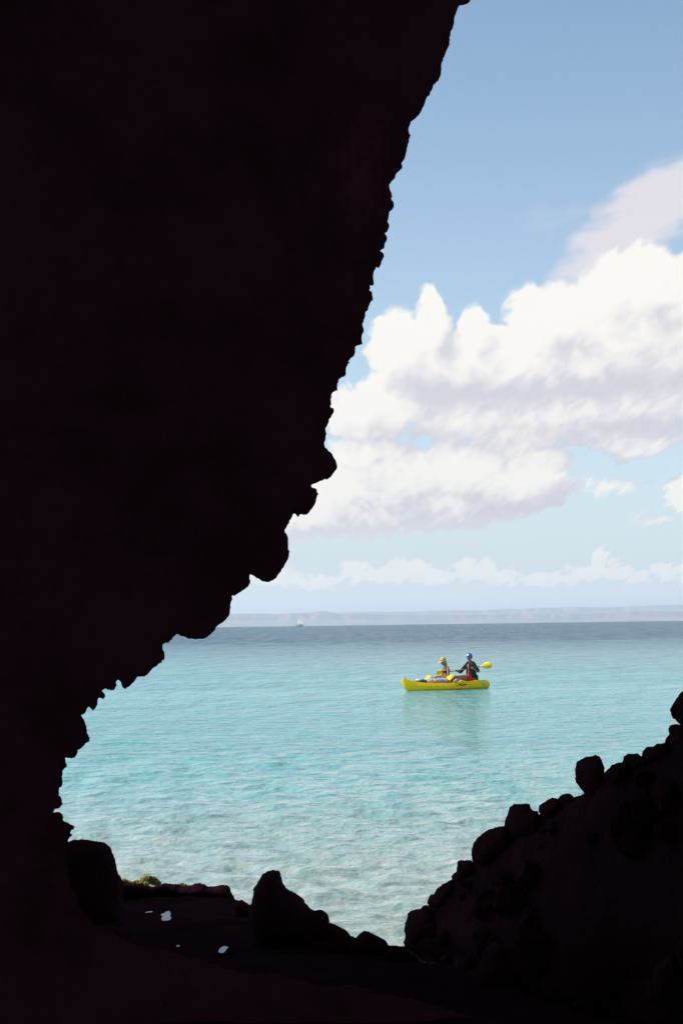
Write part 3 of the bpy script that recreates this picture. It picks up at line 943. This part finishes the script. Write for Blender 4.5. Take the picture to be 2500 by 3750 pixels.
YELLOW = simple_mat('kayak yellow', (.95, .59, .001), .38, .06, 3, .3)
YBLADE = simple_mat('blade yellow', (.90, .62, .006), .25, .04, 5, .5)
BLACKP = simple_mat('black plastic', (.018, .018, .02), .4)
ALU = simple_mat('dark shaft', (.05, .052, .055), .3, .1, 30, .6)
SKIN = simple_mat('tanned skin', (.36, .165, .085), .5, .10, 14, .4)
SKIN2 = simple_mat('fair tanned skin', (.42, .20, .105), .5, .10, 14, .4)
SHIRT = simple_mat('black cloth', (.016, .014, .018), .9, .3, 25)
RED = simple_mat('red cloth', (.55, .03, .025), .85, .15, 20)
STRAW = simple_mat('straw', (.66, .50, .18), .8, .2, 60, .3, .4)
BAND = simple_mat('hat band', (.16, .11, .05), .8)
HAIR = simple_mat('blond hair', (.42, .29, .12), .6, .35, 45)
HAIRD = simple_mat('dark hair', (.03, .02, .014), .6, .3, 45)
BLUE = simple_mat('blue cap cloth', (.03, .13, .42), .8, .1, 30)
WHITE = simple_mat('white print', (.75, .75, .75), .7, .05)
BROWN = simple_mat('dark brown bag', (.045, .032, .026), .7, .4, 20)
EYE = simple_mat('eye', (.03, .02, .015), .2)
SUNG = simple_mat('dark lens', (.01, .01, .012), .1)
sar, t_, b_ = new_mat('patterned sarong')
oo = t_.node('ShaderNodeTexCoord').outputs['Object']
cc = t_.mix(t_.step(t_.noise(oo, 17, 2), .42, .5), (.72, .68, .74), (.30, .20, .42))
cc = t_.mix(t_.step(t_.noise(t_.v('ADD', oo, (3, 5, 1)), 21, 2), .56, .62), cc, (.55, .36, .05))
t_.put(b_.inputs['Base Color'], cc); b_.inputs['Roughness'].default_value = .85

# ---- kayak
kayak = on_kayak('kayak')
tag(kayak, 'bright yellow two seat sit on top kayak on the turquoise water', 'kayak')
L0, L1 = 1.72, -1.70                       # bow, stern
ST = [  # x, half beam, sheer z, keel z, well depth
    (1.735, .020, .425, .355, 0), (1.71, .055, .450, .225, 0), (1.67, .085, .450, .120, 0), (1.60, .120, .432, .035, 0), (1.50, .165, .396, -.03, 0),
    (1.36, .215, .345, -.06, 0), (1.20, .262, .312, -.075, .01), (1.05, .30, .290, -.08, .06), (.90, .325, .275, -.08, .10), (.70, .348, .262, -.08, .12),
    (.45, .366, .250, -.08, .11), (.20, .378, .243, -.08, .11), (-.05, .384, .240, -.08, .12), (-.25, .384, .243, -.08, .11), (-.45, .382, .252, -.08, .11),
    (-.62, .376, .268, -.08, .10), (-.78, .366, .292, -.08, .08), (-.95, .352, .318, -.08, .07), (-1.10, .335, .330, -.08, .05), (-1.25, .312, .322, -.075, .03),
    (-1.40, .280, .300, -.06, .015), (-1.55, .235, .272, -.03, 0), (-1.65, .190, .250, .0, 0), (-1.70, .140, .235, .045, 0), (-1.715, .07, .22, .09, 0)]
bm = bmesh.new()
rings = []
for (x, hb, zs, zk, wd) in ST:
    h = zs - zk
    half = [(0.0, zk), (.45, zk + .02 * h / .35), (.80, zk + .16 * h), (.97, zk + .36 * h), (1.0, zk + .56 * h), (.97, zk + .74 * h), (.88, zk + .94 * h), (.83, zs),
            (.74, zs + .004), (.66, zs - .25 * wd), (.60, zs - wd * .9), (.30, zs - wd), (0.0, zs - wd * .92)]
    ring = [(x, y * hb, z) for y, z in half] + [(x, -y * hb, z) for y, z in half[-2:0:-1]]
    rings.append([bm.verts.new(p) for p in ring])
n = len(rings[0])
for a, b2 in zip(rings[:-1], rings[1:]):
    for i in range(n):
        bm.faces.new((a[i], a[(i + 1) % n], b2[(i + 1) % n], b2[i]))
bm.faces.new(rings[0]); bm.faces.new(rings[-1])
hull = bm_obj('hull', bm, YELLOW, kayak)
sub = hull.modifiers.new('s', 'SUBSURF'); sub.levels = 1; sub.render_levels = 2
# moulded rub strake: the bright shoulder along the side, carried on the hull
for sgn in (1, -1):
    bm = bmesh.new()
    tube(bm, [(x, sgn * hb * .985, zk + .70 * (zs - zk)) for (x, hb, zs, zk, wd) in ST[6:21]], .012, 6)
    bm_obj('rub_rail', bm, YELLOW, hull)
# side handle: black strap with its moulded recess bump
for sgn in (1, -1):
    hd = None
    bm = bmesh.new()
    ball(bm, (-.47, sgn * .345, .245), (.13, .05, .055), 16)
    hd = bm_obj('handle_mount', bm, YELLOW, kayak)
    bm = bmesh.new()
    tube(bm, [(-.34 - .055 * i, sgn * (.405 + .012 * math.sin(i / 5 * math.pi)), .195 - .045 * math.sin(i / 5 * math.pi)) for i in range(6)], .017, 8)
    bm_obj('carry_handle', bm, BLACKP, hd)
# bow and stern toggles
for x, z in ((1.62, .43), (-1.60, .275)):
    bm = bmesh.new()
    tube(bm, [(x - .05, 0, z), (x - .02, 0, z + .03), (x + .02, 0, z + .03), (x + .05, 0, z)], .009, 6)
    bm_obj('grab_loop', bm, BLACKP, kayak)
# seat backs and pads
for sx, zz_ in ((-.17, .16), (-1.20, .26)):
    bm = bmesh.new()
    for i in range(9):
        a = (i - 4) / 4
        ball(bm, (sx - .03 + .07 * a * a, a * .21, zz_ + .13), (.030, .04, .13), 10)
    sb = bm_obj('seat_back', bm, BLACKP, kayak, remesh=.018)
    bm = bmesh.new()
    ball(bm, (sx + .17, 0, zz_ - .005), (.19, .20, .030), 14)
    bm_obj('seat_pad', bm, BLACKP, kayak)
# deck hatch and scupper plugs
bm = bmesh.new()
bmesh.ops.create_cone(bm, cap_ends=True, segments=24, radius1=.085, radius2=.075, depth=.02, matrix=Matrix.Translation((-1.46, 0, .292)))
bm_obj('deck_hatch', bm, BLACKP, kayak)
# maker's square sticker by the stern: dark panel, pale border, dark monogram strokes
for sgn in (1, -1):
    def side_pt(x, f, out):
        i = max(k for k in range(len(ST) - 1) if ST[k][0] >= x)
        a, c = ST[i], ST[i + 1]; t2 = (a[0] - x) / (a[0] - c[0])
        hb, zs, zk = [a[j] + (c[j] - a[j]) * t2 for j in (1, 2, 3)]
        yy = np.interp(f, [.36, .56, .74, .94], [.97, 1.0, .97, .88]) * hb
        return Vector((x, sgn * (yy + out), zk + f * (zs - zk)))

    def patch(xa, xb, fa, fb, out):
        bm = bmesh.new(); N = 5
        g2 = [[bm.verts.new(side_pt(xa + (xb - xa) * i / N, fa + (fb - fa) * j / N, out)) for j in range(N + 1)] for i in range(N + 1)]
        for i in range(N):
            for j in range(N): bm.faces.new((g2[i][j], g2[i + 1][j], g2[i + 1][j + 1], g2[i][j + 1]))
        return bm
    st = bm_obj('sticker', patch(-1.29, -1.42, .52, .80, .004), WHITE, kayak)
    bm_obj('sticker_panel', patch(-1.30, -1.41, .545, .775, .008), BLUE if False else BLACKP, st)
    for (xa, xb, fa, fb) in ((-1.315, -1.33, .58, .74), (-1.335, -1.352, .62, .70), (-1.375, -1.392, .58, .74)):
        bm_obj('monogram_stroke', patch(xa, xb, fa, fb, .012), WHITE, st)


# ---- paddles
def paddle(label, c, d, L, up_near, up_far, name='paddle'):
    """c = middle, d = unit vector towards the near blade"""
    c = Vector(c); d = Vector(d).normalized()
    o = on_kayak(name, c)
    tag(o, label, 'paddle', 'kayak paddles')
    bm = bmesh.new()
    tube(bm, [c - d * (L / 2 - .38), c + d * (L / 2 - .38)], .0155, 10)
    bm_obj('shaft', bm, ALU, o, c)
    for s, up in ((1, up_near), (-1, up_far)):
        ax = d * s
        up = Vector(up); up = (up - ax * up.dot(ax)).normalized()
        nn = ax.cross(up)
        bm = bmesh.new()
        prof = [(0, .018), (.05, .022), (.10, .050), (.16, .098), (.24, .118), (.33, .122), (.40, .112), (.435, .088), (.45, .04)]
        st0 = c + ax * (L / 2 - .45)
        top, bot = [], []
        for (u, hw) in prof:
            rowt, rowb = [], []
            for k in range(-3, 4):
                v = k / 3
                cup = .028 * (1 - v * v) * min(1, u / .2) + .010 * max(0, 1 - abs(v) * 3)
                th = .006 + (.012 if u < .08 else 0)
                p = st0 + ax * u + up * (v * hw) + nn * cup
                rowt.append(bm.verts.new(p + nn * th)); rowb.append(bm.verts.new(p - nn * th))
            top.append(rowt); bot.append(rowb)
        for rows_ in (top, bot):
            for a, b2 in zip(rows_[:-1], rows_[1:]):
                for i in range(6): bm.faces.new((a[i], a[i + 1], b2[i + 1], b2[i]))
        for i in range(6):
            bm.faces.new((top[0][i], top[0][i + 1], bot[0][i + 1], bot[0][i]))
            bm.faces.new((top[-1][i], top[-1][i + 1], bot[-1][i + 1], bot[-1][i]))
        for a, b2, c2, d2 in zip(top[:-1], top[1:], bot[1:], bot[:-1]):
            bm.faces.new((a[0], b2[0], c2[0], d2[0])); bm.faces.new((a[6], b2[6], c2[6], d2[6]))
        bm_obj('blade', bm, YBLADE, o, c)
    return o


PM_C, PM_D = Vector((-.72, 0, .715)), Vector((-.655, .725, .155)).normalized()
paddle('yellow bladed paddle held across the chest by the paddler in the blue cap', PM_C, PM_D, 2.22, (.25, .1, 1), (.1, .3, 1))
PW_C, PW_D = Vector((.30, .03, .45)), Vector((-.06, 1, .03)).normalized()
paddle('yellow bladed paddle resting across the lap of the paddler in the straw hat', PW_C, PW_D, 2.12, (-.5, 0, .85), (-.75, 0, .6))


# ---- people
def hand(bm, wrist, centre, axis, r=.0165, side=1):
    """palm behind the shaft, four unequal fingers and a thumb curled round it"""
    w0, c = Vector(wrist), Vector(centre); ax = Vector(axis).normalized()
    inn = (w0 - c); inn = (inn - ax * inn.dot(ax)).normalized()      # from shaft back to the wrist
    up = ax.cross(inn).normalized()
    if up.z < 0: up = -up
    palm = c + inn * .036 + up * .012
    limb(bm, [(w0, .026), (palm + inn * .03, .030)], 10)
    for i in range(4):
        ball(bm, palm + ax * ((i - 1.5) * .019), (.020, .020, .030), 8)
    for i, ln in enumerate((.92, 1.0, .96, .80)):
        o = ax * ((i - 1.5) * .021)
        p0 = c + o + inn * .028 + up * .022
        p1 = c + o + up * .033 * ln + inn * .002
        p2 = c + o - inn * .030 * ln + up * .008
        p3 = c + o - inn * .020 * ln - up * .018
        limb(bm, [(p0, .0105), (p1, .0098), (p2, .009), (p3, .008)], 8)
    b0 = palm + ax * (.036 * side) - up * .005
    limb(bm, [(b0, .0125), (c + ax * .032 * side - up * .028 + inn * .012, .0115), (c + ax * .012 * side - up * .026 - inn * .016, .0098)], 8)


def head(bm, c, fwd, k=1.0, beard=False):
    """head with brow, nose, lips, chin and ears; c is the centre of the skull, fwd where it looks"""
    f = Vector(fwd).normalized(); s = Vector((0, 0, 1)).cross(f).normalized(); u = f.cross(s).normalized()
    M = Matrix((f, s, u)).transposed()
    P_ = lambda x, y, z: Vector(c) + M @ (Vector((x, y, z)) * k)

    def eb(p, r):
        ret = bmesh.ops.create_uvsphere(bm, u_segments=16, v_segments=12, radius=1)
        for v in ret['verts']:
            v.co = P_(p[0] + v.co.x * r[0], p[1] + v.co.y * r[1], p[2] + v.co.z * r[2])
    eb((-.008, 0, .018), (.098, .078, .100))      # skull
    eb((.030, 0, -.040), (.064, .062, .072))      # face
    eb((.052, 0, -.092), (.034, .034, .026))      # jaw and chin
    eb((.072, 0, .012), (.020, .056, .014))       # brow
    eb((.050, .036, -.030), (.030, .022, .022)); eb((.050, -.036, -.030), (.030, .022, .022))   # cheeks
    limb(bm, [(P_(.086, 0, -.002), .009 * k), (P_(.108, 0, -.036), .014 * k)], 8)               # nose
    eb((.088, 0, -.066), (.010, .024, .007)); eb((.085, 0, -.077), (.010, .022, .008))          # lips
    for sg in (1, -1):
        eb((-.006, sg * .080, -.012), (.016, .009, .030))                                        # ears
    return P_


def eyes(parent, org, P_):
    for sg in (1, -1):
        bm = bmesh.new(); ball(bm, P_(.083, sg * .031, -.006), (.010, .010, .008), 10)
        bm_obj('eye', bm, EYE, parent, org)


# man at the stern
HM = Vector((-.99, 0, .37))
man = on_kayak('person', HM)
tag(man, 'person in blue cap and open black shirt paddling at the rear of the yellow kayak', 'person')
bm = bmesh.new()
hip, waist, chest, neck = Vector((-.99, 0, .40)), Vector((-1.02, 0, .58)), Vector((-1.01, 0, .80)), Vector((-.985, 0, 1.005))
limb(bm, [(hip, .15), (waist, .128), (chest, .142)], 16)
for sg in (1, -1):
    ball(bm, chest + Vector((.035, sg * .075, .035)), (.10, .095, .085), 14)             # chest muscles
    ball(bm, hip + Vector((-.02, sg * .085, -.02)), (.13, .10, .10), 14)
    limb(bm, [(chest + Vector((-.01, sg * .09, .11)), .075), (Vector((-1.0, sg * .185, .93)), .066)], 12)
limb(bm, [(chest + Vector((0, 0, .10)), .10), (neck + Vector((-.005, 0, -.02)), .062), (neck + Vector((.02, 0, .06)), .056)], 14)
HCm = Vector((-.955, .0, 1.155))
Pm = head(bm, HCm, (.93, .30, -.12))
hn, hf_ = PM_C + PM_D * .34, PM_C - PM_D * .34
el_n, el_f = Vector((-1.13, .34, .66)), Vector((-.72, -.34, .60))
sh_n, sh_f = Vector((-1.0, .20, .925)), Vector((-.99, -.20, .925))
wr_n = hn + (el_n - hn).normalized() * .085; wr_f = hf_ + (el_f - hf_).normalized() * .085
for sh, el_, wr, hc, sd in ((sh_n, el_n, wr_n, hn, -1), (sh_f, el_f, wr_f, hf_, 1)):
    limb(bm, [(sh, .060), ((sh + el_) / 2, .050), (el_, .040)], 12)
    limb(bm, [(el_, .040), (el_ + (wr - el_) * .35, .041), (wr, .026)], 12)
    hand(bm, wr, hc, PM_D, side=sd)
for sg in (1, -1):
    kn, an, toe = Vector((-.46, sg * .24, .44)), Vector((-.20, sg * .20, .20)), Vector((-.09, sg * .21, .27))
    limb(bm, [(Vector((-.95, sg * .10, .38)), .098), ((Vector((-.95, sg * .10, .38)) + kn) / 2, .085), (kn, .060)], 14)
    limb(bm, [(kn, .058), (kn + (an - kn) * .35, .056), (an, .036)], 12)
    limb(bm, [(an + Vector((-.03, 0, -.015)), .034), (toe, .030), (toe + Vector((.03, 0, .06)), .022)], 10)
body = bm_obj('body', bm, SKIN, man, HM, remesh=.0085, smooth_it=3)
eyes(man, HM, Pm)
# cap with bill, button and white front panel
f = Vector((.93, .30, -.12)).normalized(); s_ = Vector((0, 0, 1)).cross(f).normalized(); u_ = f.cross(s_).normalized()
MC = Matrix((f, s_, u_)).transposed()
bm = bmesh.new()
ret = bmesh.ops.create_uvsphere(bm, u_segments=24, v_segments=16, radius=1)
bmesh.ops.delete(bm, geom=[v for v in bm.verts if v.co.z < -.12], context='VERTS')
for v in bm.verts: v.co = HCm + MC @ Vector((v.co.x * .112 - .008, v.co.y * .094, v.co.z * .115 + .035))
cap = bm_obj('cap', bm, BLUE, man, HM)
sol = cap.modifiers.new('s', 'SOLIDIFY'); sol.thickness = .004
bm = bmesh.new()
rows_ = []
for i in range(5):
    row = []
    for j in range(-6, 7):
        a = j / 6 * R(72)
        rr = .104 + .075 * i / 4 * math.cos(a * .9)
        row.append(bm.verts.new(HCm + MC @ Vector((rr * math.cos(a) - .008, .094 / .104 * min(rr, .108) * math.sin(a), .030 - .022 * i / 4 - .02 * (j / 6) ** 2))))
    rows_.append(row)
for a, b2 in zip(rows_[:-1], rows_[1:]):
    for i in range(12): bm.faces.new((a[i], a[i + 1], b2[i + 1], b2[i]))
br = bm_obj('cap_bill', bm, BLUE, cap, HM)
sol = br.modifiers.new('s', 'SOLIDIFY'); sol.thickness = .006
bm = bmesh.new(); ball(bm, HCm + MC @ Vector((-.008, 0, .151)), .008, 8)
bm_obj('cap_button', bm, BLUE, cap, HM)
bm = bmesh.new()
ret = bmesh.ops.create_uvsphere(bm, u_segments=32, v_segments=24, radius=1)
bmesh.ops.delete(bm, geom=[v for v in bm.verts if not (v.co.x > .55 and abs(v.co.y) < .55 and .15 < v.co.z < .72)], context='VERTS')
for v in bm.verts: v.co = HCm + MC @ Vector((v.co.x * .1165 - .008, v.co.y * .098, v.co.z * .1195 + .035))
bm_obj('cap_print', bm, WHITE, cap, HM)
bm = bmesh.new()
for sg in (1, -1): ball(bm, HCm + MC @ Vector((-.035, sg * .058, -.005)), (.05, .028, .045), 10)
ball(bm, HCm + MC @ Vector((-.075, 0, -.010)), (.034, .06, .055), 10)
bm_obj('hair', bm, HAIRD, man, HM)
# open black shirt: back and sides, two hanging fronts, elbow length sleeves, collar
bm = bmesh.new()
levels = [(.42, .185, .215), (.52, .175, .205), (.64, .168, .200), (.76, .172, .205), (.86, .165, .205), (.94, .130, .180), (.985, .085, .110)]
rows_ = []
for li, (z, ra, rb) in enumerate(levels):
    row = []
    op = R(np.interp(z, [.42, .7, .985], [34, 30, 22]))
    for j in range(37):
        a = op + (2 * math.pi - 2 * op) * j / 36
        fl = 1 + .05 * math.sin(a * 7 + z * 9) * np.interp(z, [.42, .8], [1, 0])
        row.append(bm.verts.new((-1.015 + ra * math.cos(a) * fl, rb * math.sin(a) * fl, z)))
    rows_.append(row)
for a, b2 in zip(rows_[:-1], rows_[1:]):
    for i in range(36): bm.faces.new((a[i], a[i + 1], b2[i + 1], b2[i]))
shirt = bm_obj('shirt', bm, SHIRT, man, HM)
sol = shirt.modifiers.new('s', 'SOLIDIFY'); sol.thickness = .010; sol.offset = 1
for sh, el_, sg in ((sh_n, el_n, 1), (sh_f, el_f, -1)):
    bm = bmesh.new()
    limb(bm, [(Vector((-1.01, sg * .13, .935)), .075), (sh, .078), ((sh + el_) / 2, .072), (sh + (el_ - sh) * .97, .066)], 14)
    bm_obj('sleeve', bm, SHIRT, shirt, HM, remesh=.014)
bm = bmesh.new()
tube(bm, [(-1.0 + .085 * math.cos(a), .100 * math.sin(a), .995) for a in np.linspace(R(45), R(315), 12)], .017, 8)
bm_obj('collar', bm, SHIRT, shirt, HM)
bm = bmesh.new()
limb(bm, [(hip + Vector((-.01, 0, -.03)), .172), (hip + Vector((0, 0, .07)), .160)], 16)
for sg in (1, -1):
    kn = Vector((-.46, sg * .24, .44)); h0 = Vector((-.95, sg * .10, .38))
    limb(bm, [(h0, .113), (h0 + (kn - h0) * .42, .104)], 14)
bm_obj('shorts', bm, RED, man, HM, remesh=.014)

# woman in front
HW = Vector((-.02, 0, .20))
wom = on_kayak('person', HW)
tag(wom, 'person in straw hat and dark swimsuit top sitting at the front of the yellow kayak', 'person')
bm = bmesh.new()
hip, waist, chest, neck = Vector((-.03, 0, .25)), Vector((-.06, 0, .44)), Vector((-.02, 0, .67)), Vector((.035, 0, .865))
limb(bm, [(hip, .145), (waist, .105), (chest, .118)], 16)
for sg in (1, -1):
    ball(bm, chest + Vector((.075, sg * .062, -.01)), (.065, .062, .060), 14)
    ball(bm, hip + Vector((-.03, sg * .085, -.02)), (.13, .105, .10), 14)
    limb(bm, [(chest + Vector((-.0, sg * .07, .10)), .058), (Vector((.0, sg * .155, .79)), .050)], 12)
limb(bm, [(chest + Vector((.01, 0, .09)), .080), (neck + Vector((-.005, 0, -.02)), .048), (neck + Vector((.035, 0, .06)), .045)], 14)
HCw = Vector((.105, 0, 1.005))
Pw = head(bm, HCw, (.92, .10, -.34), .95)
for sg in (1, -1):
    hc = PW_C + PW_D * (.29 * sg)
    sh, el_ = Vector((.0, sg * .165, .78)), Vector((.02, sg * .27, .485))
    wr = hc + (el_ - hc).normalized() * .08
    limb(bm, [(sh, .047), ((sh + el_) / 2, .041), (el_, .034)], 12)
    limb(bm, [(el_, .034), (el_ + (wr - el_) * .35, .034), (wr, .022)], 12)
    hand(bm, wr, hc, PW_D, side=-sg)
    h0, kn, an, toe = Vector((.02, sg * .10, .25)), Vector((.45, sg * .17, .315)), Vector((.83, sg * .13, .215)), Vector((.92, sg * .14, .28))
    limb(bm, [(h0, .095), ((h0 + kn) / 2, .078), (kn, .055)], 14)
    limb(bm, [(kn, .053), (kn + (an - kn) * .35, .050), (an, .032)], 12)
    limb(bm, [(an + Vector((-.02, 0, -.015)), .030), (toe, .026), (toe + Vector((.02, 0, .05)), .020)], 10)
bm_obj('body', bm, SKIN2, wom, HW, remesh=.0085, smooth_it=3)
eyes(wom, HW, Pw)
# straw hat: pinched crown, curled brim, band
f = Vector((.95, .10, -.22)).normalized(); s_ = Vector((0, 0, 1)).cross(f).normalized(); u_ = f.cross(s_).normalized()
MH = Matrix((f, s_, u_)).transposed()
bm = bmesh.new()
rows_ = []
prof = [(.185, .030, .02), (.178, .024, .02), (.15, .018, .012), (.125, .020, 0), (.108, .030, 0), (.104, .07, 0), (.100, .115, 0), (.090, .145, 0), (.065, .155, 0), (.03, .148, 0), (.002, .144, 0)]
for (r_, z, curl) in prof:
    row = []
    for j in range(32):
        a = j / 32 * 2 * math.pi
        pinch = -.022 * max(0, math.cos(a)) ** 2 * (z > .10) + .012 * math.cos(2 * a) * 0
        dz = curl * (abs(math.sin(a)) ** 2) * 1.0 - curl * .9 * max(0, math.cos(a))
        row.append(bm.verts.new(HCw + MH @ Vector(((r_ * 1.06 + pinch) * math.cos(a) - .015, r_ * .93 * math.sin(a), z + .010 + dz))))
    rows_.append(row)
for a, b2 in zip(rows_[:-1], rows_[1:]):
    for i in range(32): bm.faces.new((a[i], a[(i + 1) % 32], b2[(i + 1) % 32], b2[i]))
bm.faces.new(rows_[-1])
hat = bm_obj('straw_hat', bm, STRAW, wom, HW)
sol = hat.modifiers.new('s', 'SOLIDIFY'); sol.thickness = .005
bm = bmesh.new()
r0 = []
for z in (.044, .068):
    r0.append([bm.verts.new(HCw + MH @ Vector((.1125 * 1.03 * math.cos(a) - .015, .1125 * .93 * math.sin(a), z + .01))) for a in np.linspace(0, 2 * math.pi, 32, endpoint=False)])
for i in range(32): bm.faces.new((r0[0][i], r0[0][(i + 1) % 32], r0[1][(i + 1) % 32], r0[1][i]))
bd = bm_obj('hat_band', bm, BAND, hat, HW)
bm = bmesh.new()
ball(bm, HCw + MH @ Vector((-.045, 0, -.005)), (.075, .085, .075), 14)
limb(bm, [(HCw + Vector((-.095, 0, -.02)), .045), (HCw + Vector((-.115, .02, -.10)), .038), (HCw + Vector((-.120, .03, -.17)), .018)], 12)
for sg in (1, -1):
    limb(bm, [(HCw + MH @ Vector((-.01, sg * .080, .0)), .024), (HCw + MH @ Vector((-.045, sg * .082, -.08)), .02), (HCw + MH @ Vector((-.06, sg * .07, -.14)), .010)], 8)
bm_obj('hair', bm, HAIR, wom, HW, remesh=.010)
# swimsuit top, bottoms and sarong
bm = bmesh.new()
for sg in (1, -1): ball(bm, chest + Vector((.078, sg * .062, -.014)), (.067, .064, .058), 16)
limb(bm, [(chest + Vector((-.005, 0, -.055)), .122), (chest + Vector((-.002, 0, -.020)), .123)], 20, caps=False)
top_ = bm_obj('swimsuit_top', bm, SHIRT, wom, HW, remesh=.010)
for sg in (1, -1):
    bm = bmesh.new()
    tube(bm, [chest + Vector((.118, sg * .066, .03)), chest + Vector((.075, sg * .078, .10)), chest + Vector((.02, sg * .085, .155)), chest + Vector((-.06, sg * .08, .12)), chest + Vector((-.112, sg * .06, .0))], .009, 6)
    bm_obj('strap', bm, SHIRT, top_, HW)
bm = bmesh.new()
limb(bm, [(hip + Vector((-.02, 0, -.03)), .158), (hip + Vector((-.025, 0, .055)), .142)], 16)
bm_obj('swimsuit_bottom', bm, SHIRT, wom, HW, remesh=.014)
bm = bmesh.new()
for sg in (1, -1):
    h0, kn = Vector((.03, sg * .10, .262)), Vector((.45, sg * .17, .325))
    limb(bm, [(h0 + Vector((.06, 0, 0)), .108), (h0 + (kn - h0) * .78, .088)], 14)
ball(bm, (.17, 0, .285), (.17, .12, .07), 14)
bm_obj('sarong', bm, sar, wom, HW, remesh=.014)

# gear on the foredeck
GB = Vector((1.0, 0, .27))
bag = on_kayak('gear_bag', GB)
tag(bag, 'dark bundle of gear lying on the bow deck of the yellow kayak', 'bag')
bm = bmesh.new()
for (dx_, dy_, dz_, a, b2, c2) in [(0, 0, .04, .20, .13, .075), (.12, .05, .035, .13, .10, .06), (-.14, -.03, .045, .12, .13, .07), (.22, -.02, .03, .09, .08, .05), (.0, .12, .03, .17, .07, .055)]:
    ball(bm, GB + Vector((dx_, dy_, dz_)), (a, b2, c2), 16)
ob = bm_obj('bag_body', bm, BROWN, bag, GB, remesh=.016)
for dx_ in (-.10, .08):
    bm = bmesh.new()
    tube(bm, [GB + Vector((dx_, .175 * math.cos(a), .02 + .105 * math.sin(a))) for a in np.linspace(0, math.pi, 9)], .010, 6)
    bm_obj('bag_strap', bm, BLACKP, bag, GB)
tow = on_kayak('rolled_towel', GB + Vector((.12, .0, .09)))
tag(tow, 'small rolled pale towel on top of the dark bundle', 'towel')
bm = bmesh.new()
limb(bm, [(GB + Vector((.13, -.10, .105)), .030), (GB + Vector((.10, .10, .105)), .032)], 12)
bm_obj('towel_roll', bm, WHITE, tow, GB + Vector((.12, .0, .09)))

# ------------------------------------------------------------------ far sailing boat
YB = 3000.0
d_ = rays(1098, 2290)
xb = d_[0] / d_[1] * YB
zb = -(YB ** 2) / (2 * RE)
boat = empty('sailing_boat', (xb, YB, zb), R(-30))
boat.scale = (1.25, 1.25, 1.25)
tag(boat, 'tiny white sailed two masted sailing boat far out on the horizon', 'sailing boat')
HULLM = simple_mat('hull paint', (.22, .17, .17), .5)
SAILM = simple_mat('sailcloth', (.90, .88, .85), .8, .04, 2)
WOOD = simple_mat('spar wood', (.22, .13, .07), .6)
bm = bmesh.new(); rings = []
for x, hb, zs, zk in [(-7.2, .15, 2.6, 1.6), (-6.2, .9, 2.3, .2), (-3.5, 1.9, 1.8, -.6), (0, 2.2, 1.6, -.8), (3.2, 2.0, 1.75, -.6), (5.2, 1.5, 2.1, -.1), (5.9, 1.1, 2.3, .8)]:
    half = [(0, zk), (.7, zk + .25 * (zs - zk)), (1, zk + .7 * (zs - zk)), (.97, zs), (0, zs + .05)]
    rings.append([bm.verts.new((x, y * hb, z)) for y, z in half] + [bm.verts.new((x, -y * hb, z)) for y, z in half[-2:0:-1]])
for a, b2 in zip(rings[:-1], rings[1:]):
    for i in range(len(a)): bm.faces.new((a[i], a[(i + 1) % len(a)], b2[(i + 1) % len(a)], b2[i]))
bm.faces.new(rings[0]); bm.faces.new(rings[-1])
bm_obj('hull', bm, HULLM, boat)
bm = bmesh.new(); tube(bm, [(-7, 0, 2.3), (-10.2, 0, 3.3)], .14, 6); bm_obj('bowsprit', bm, WOOD, boat)
bm = bmesh.new(); limb(bm, [((1.0, 0, 2.2), .7), ((3.2, 0, 2.2), .6)], 8); bm_obj('deck_house', bm, WOOD, boat)
for mx, hgt in ((-1.4, 17.2), (2.6, 14.8)):
    bm = bmesh.new(); limb(bm, [((mx, 0, 1), .17), ((mx, 0, hgt), .08)], 8); bm_obj('mast', bm, WOOD, boat)
for (tip, tack, clew) in (((-1.6, 16.8), (-1.7, 2.4), (-5.8, 2.6)), ((-1.0, 16.2), (-1.1, 2.4), (2.3, 2.4)), ((2.9, 14.4), (2.9, 2.3), (6.6, 2.5)), ((2.2, 12.0), (2.2, 3.0), (-.2, 3.2))):
    bm = bmesh.new(); N = 8; g2 = []
    for i in range(N + 1):
        u = i / N; row = []
        for j in range(5):
            v = j / 4
            a = (tack[0] + (tip[0] - tack[0]) * u, tack[1] + (tip[1] - tack[1]) * u)
            c = (clew[0] + (tip[0] - clew[0]) * u ** .92, clew[1] + (tip[1] - clew[1]) * u)
            row.append(bm.verts.new((a[0] + (c[0] - a[0]) * v, .5 * math.sin(math.pi * v) * (1 - u), a[1] + (c[1] - a[1]) * v)))
        g2.append(row)
    for i in range(N):
        for j in range(4): bm.faces.new((g2[i][j], g2[i][j + 1], g2[i + 1][j + 1], g2[i + 1][j]))
    so = bm_obj('sail', bm, SAILM, boat)
    md = so.modifiers.new('s', 'SOLIDIFY'); md.thickness = .06
#END2
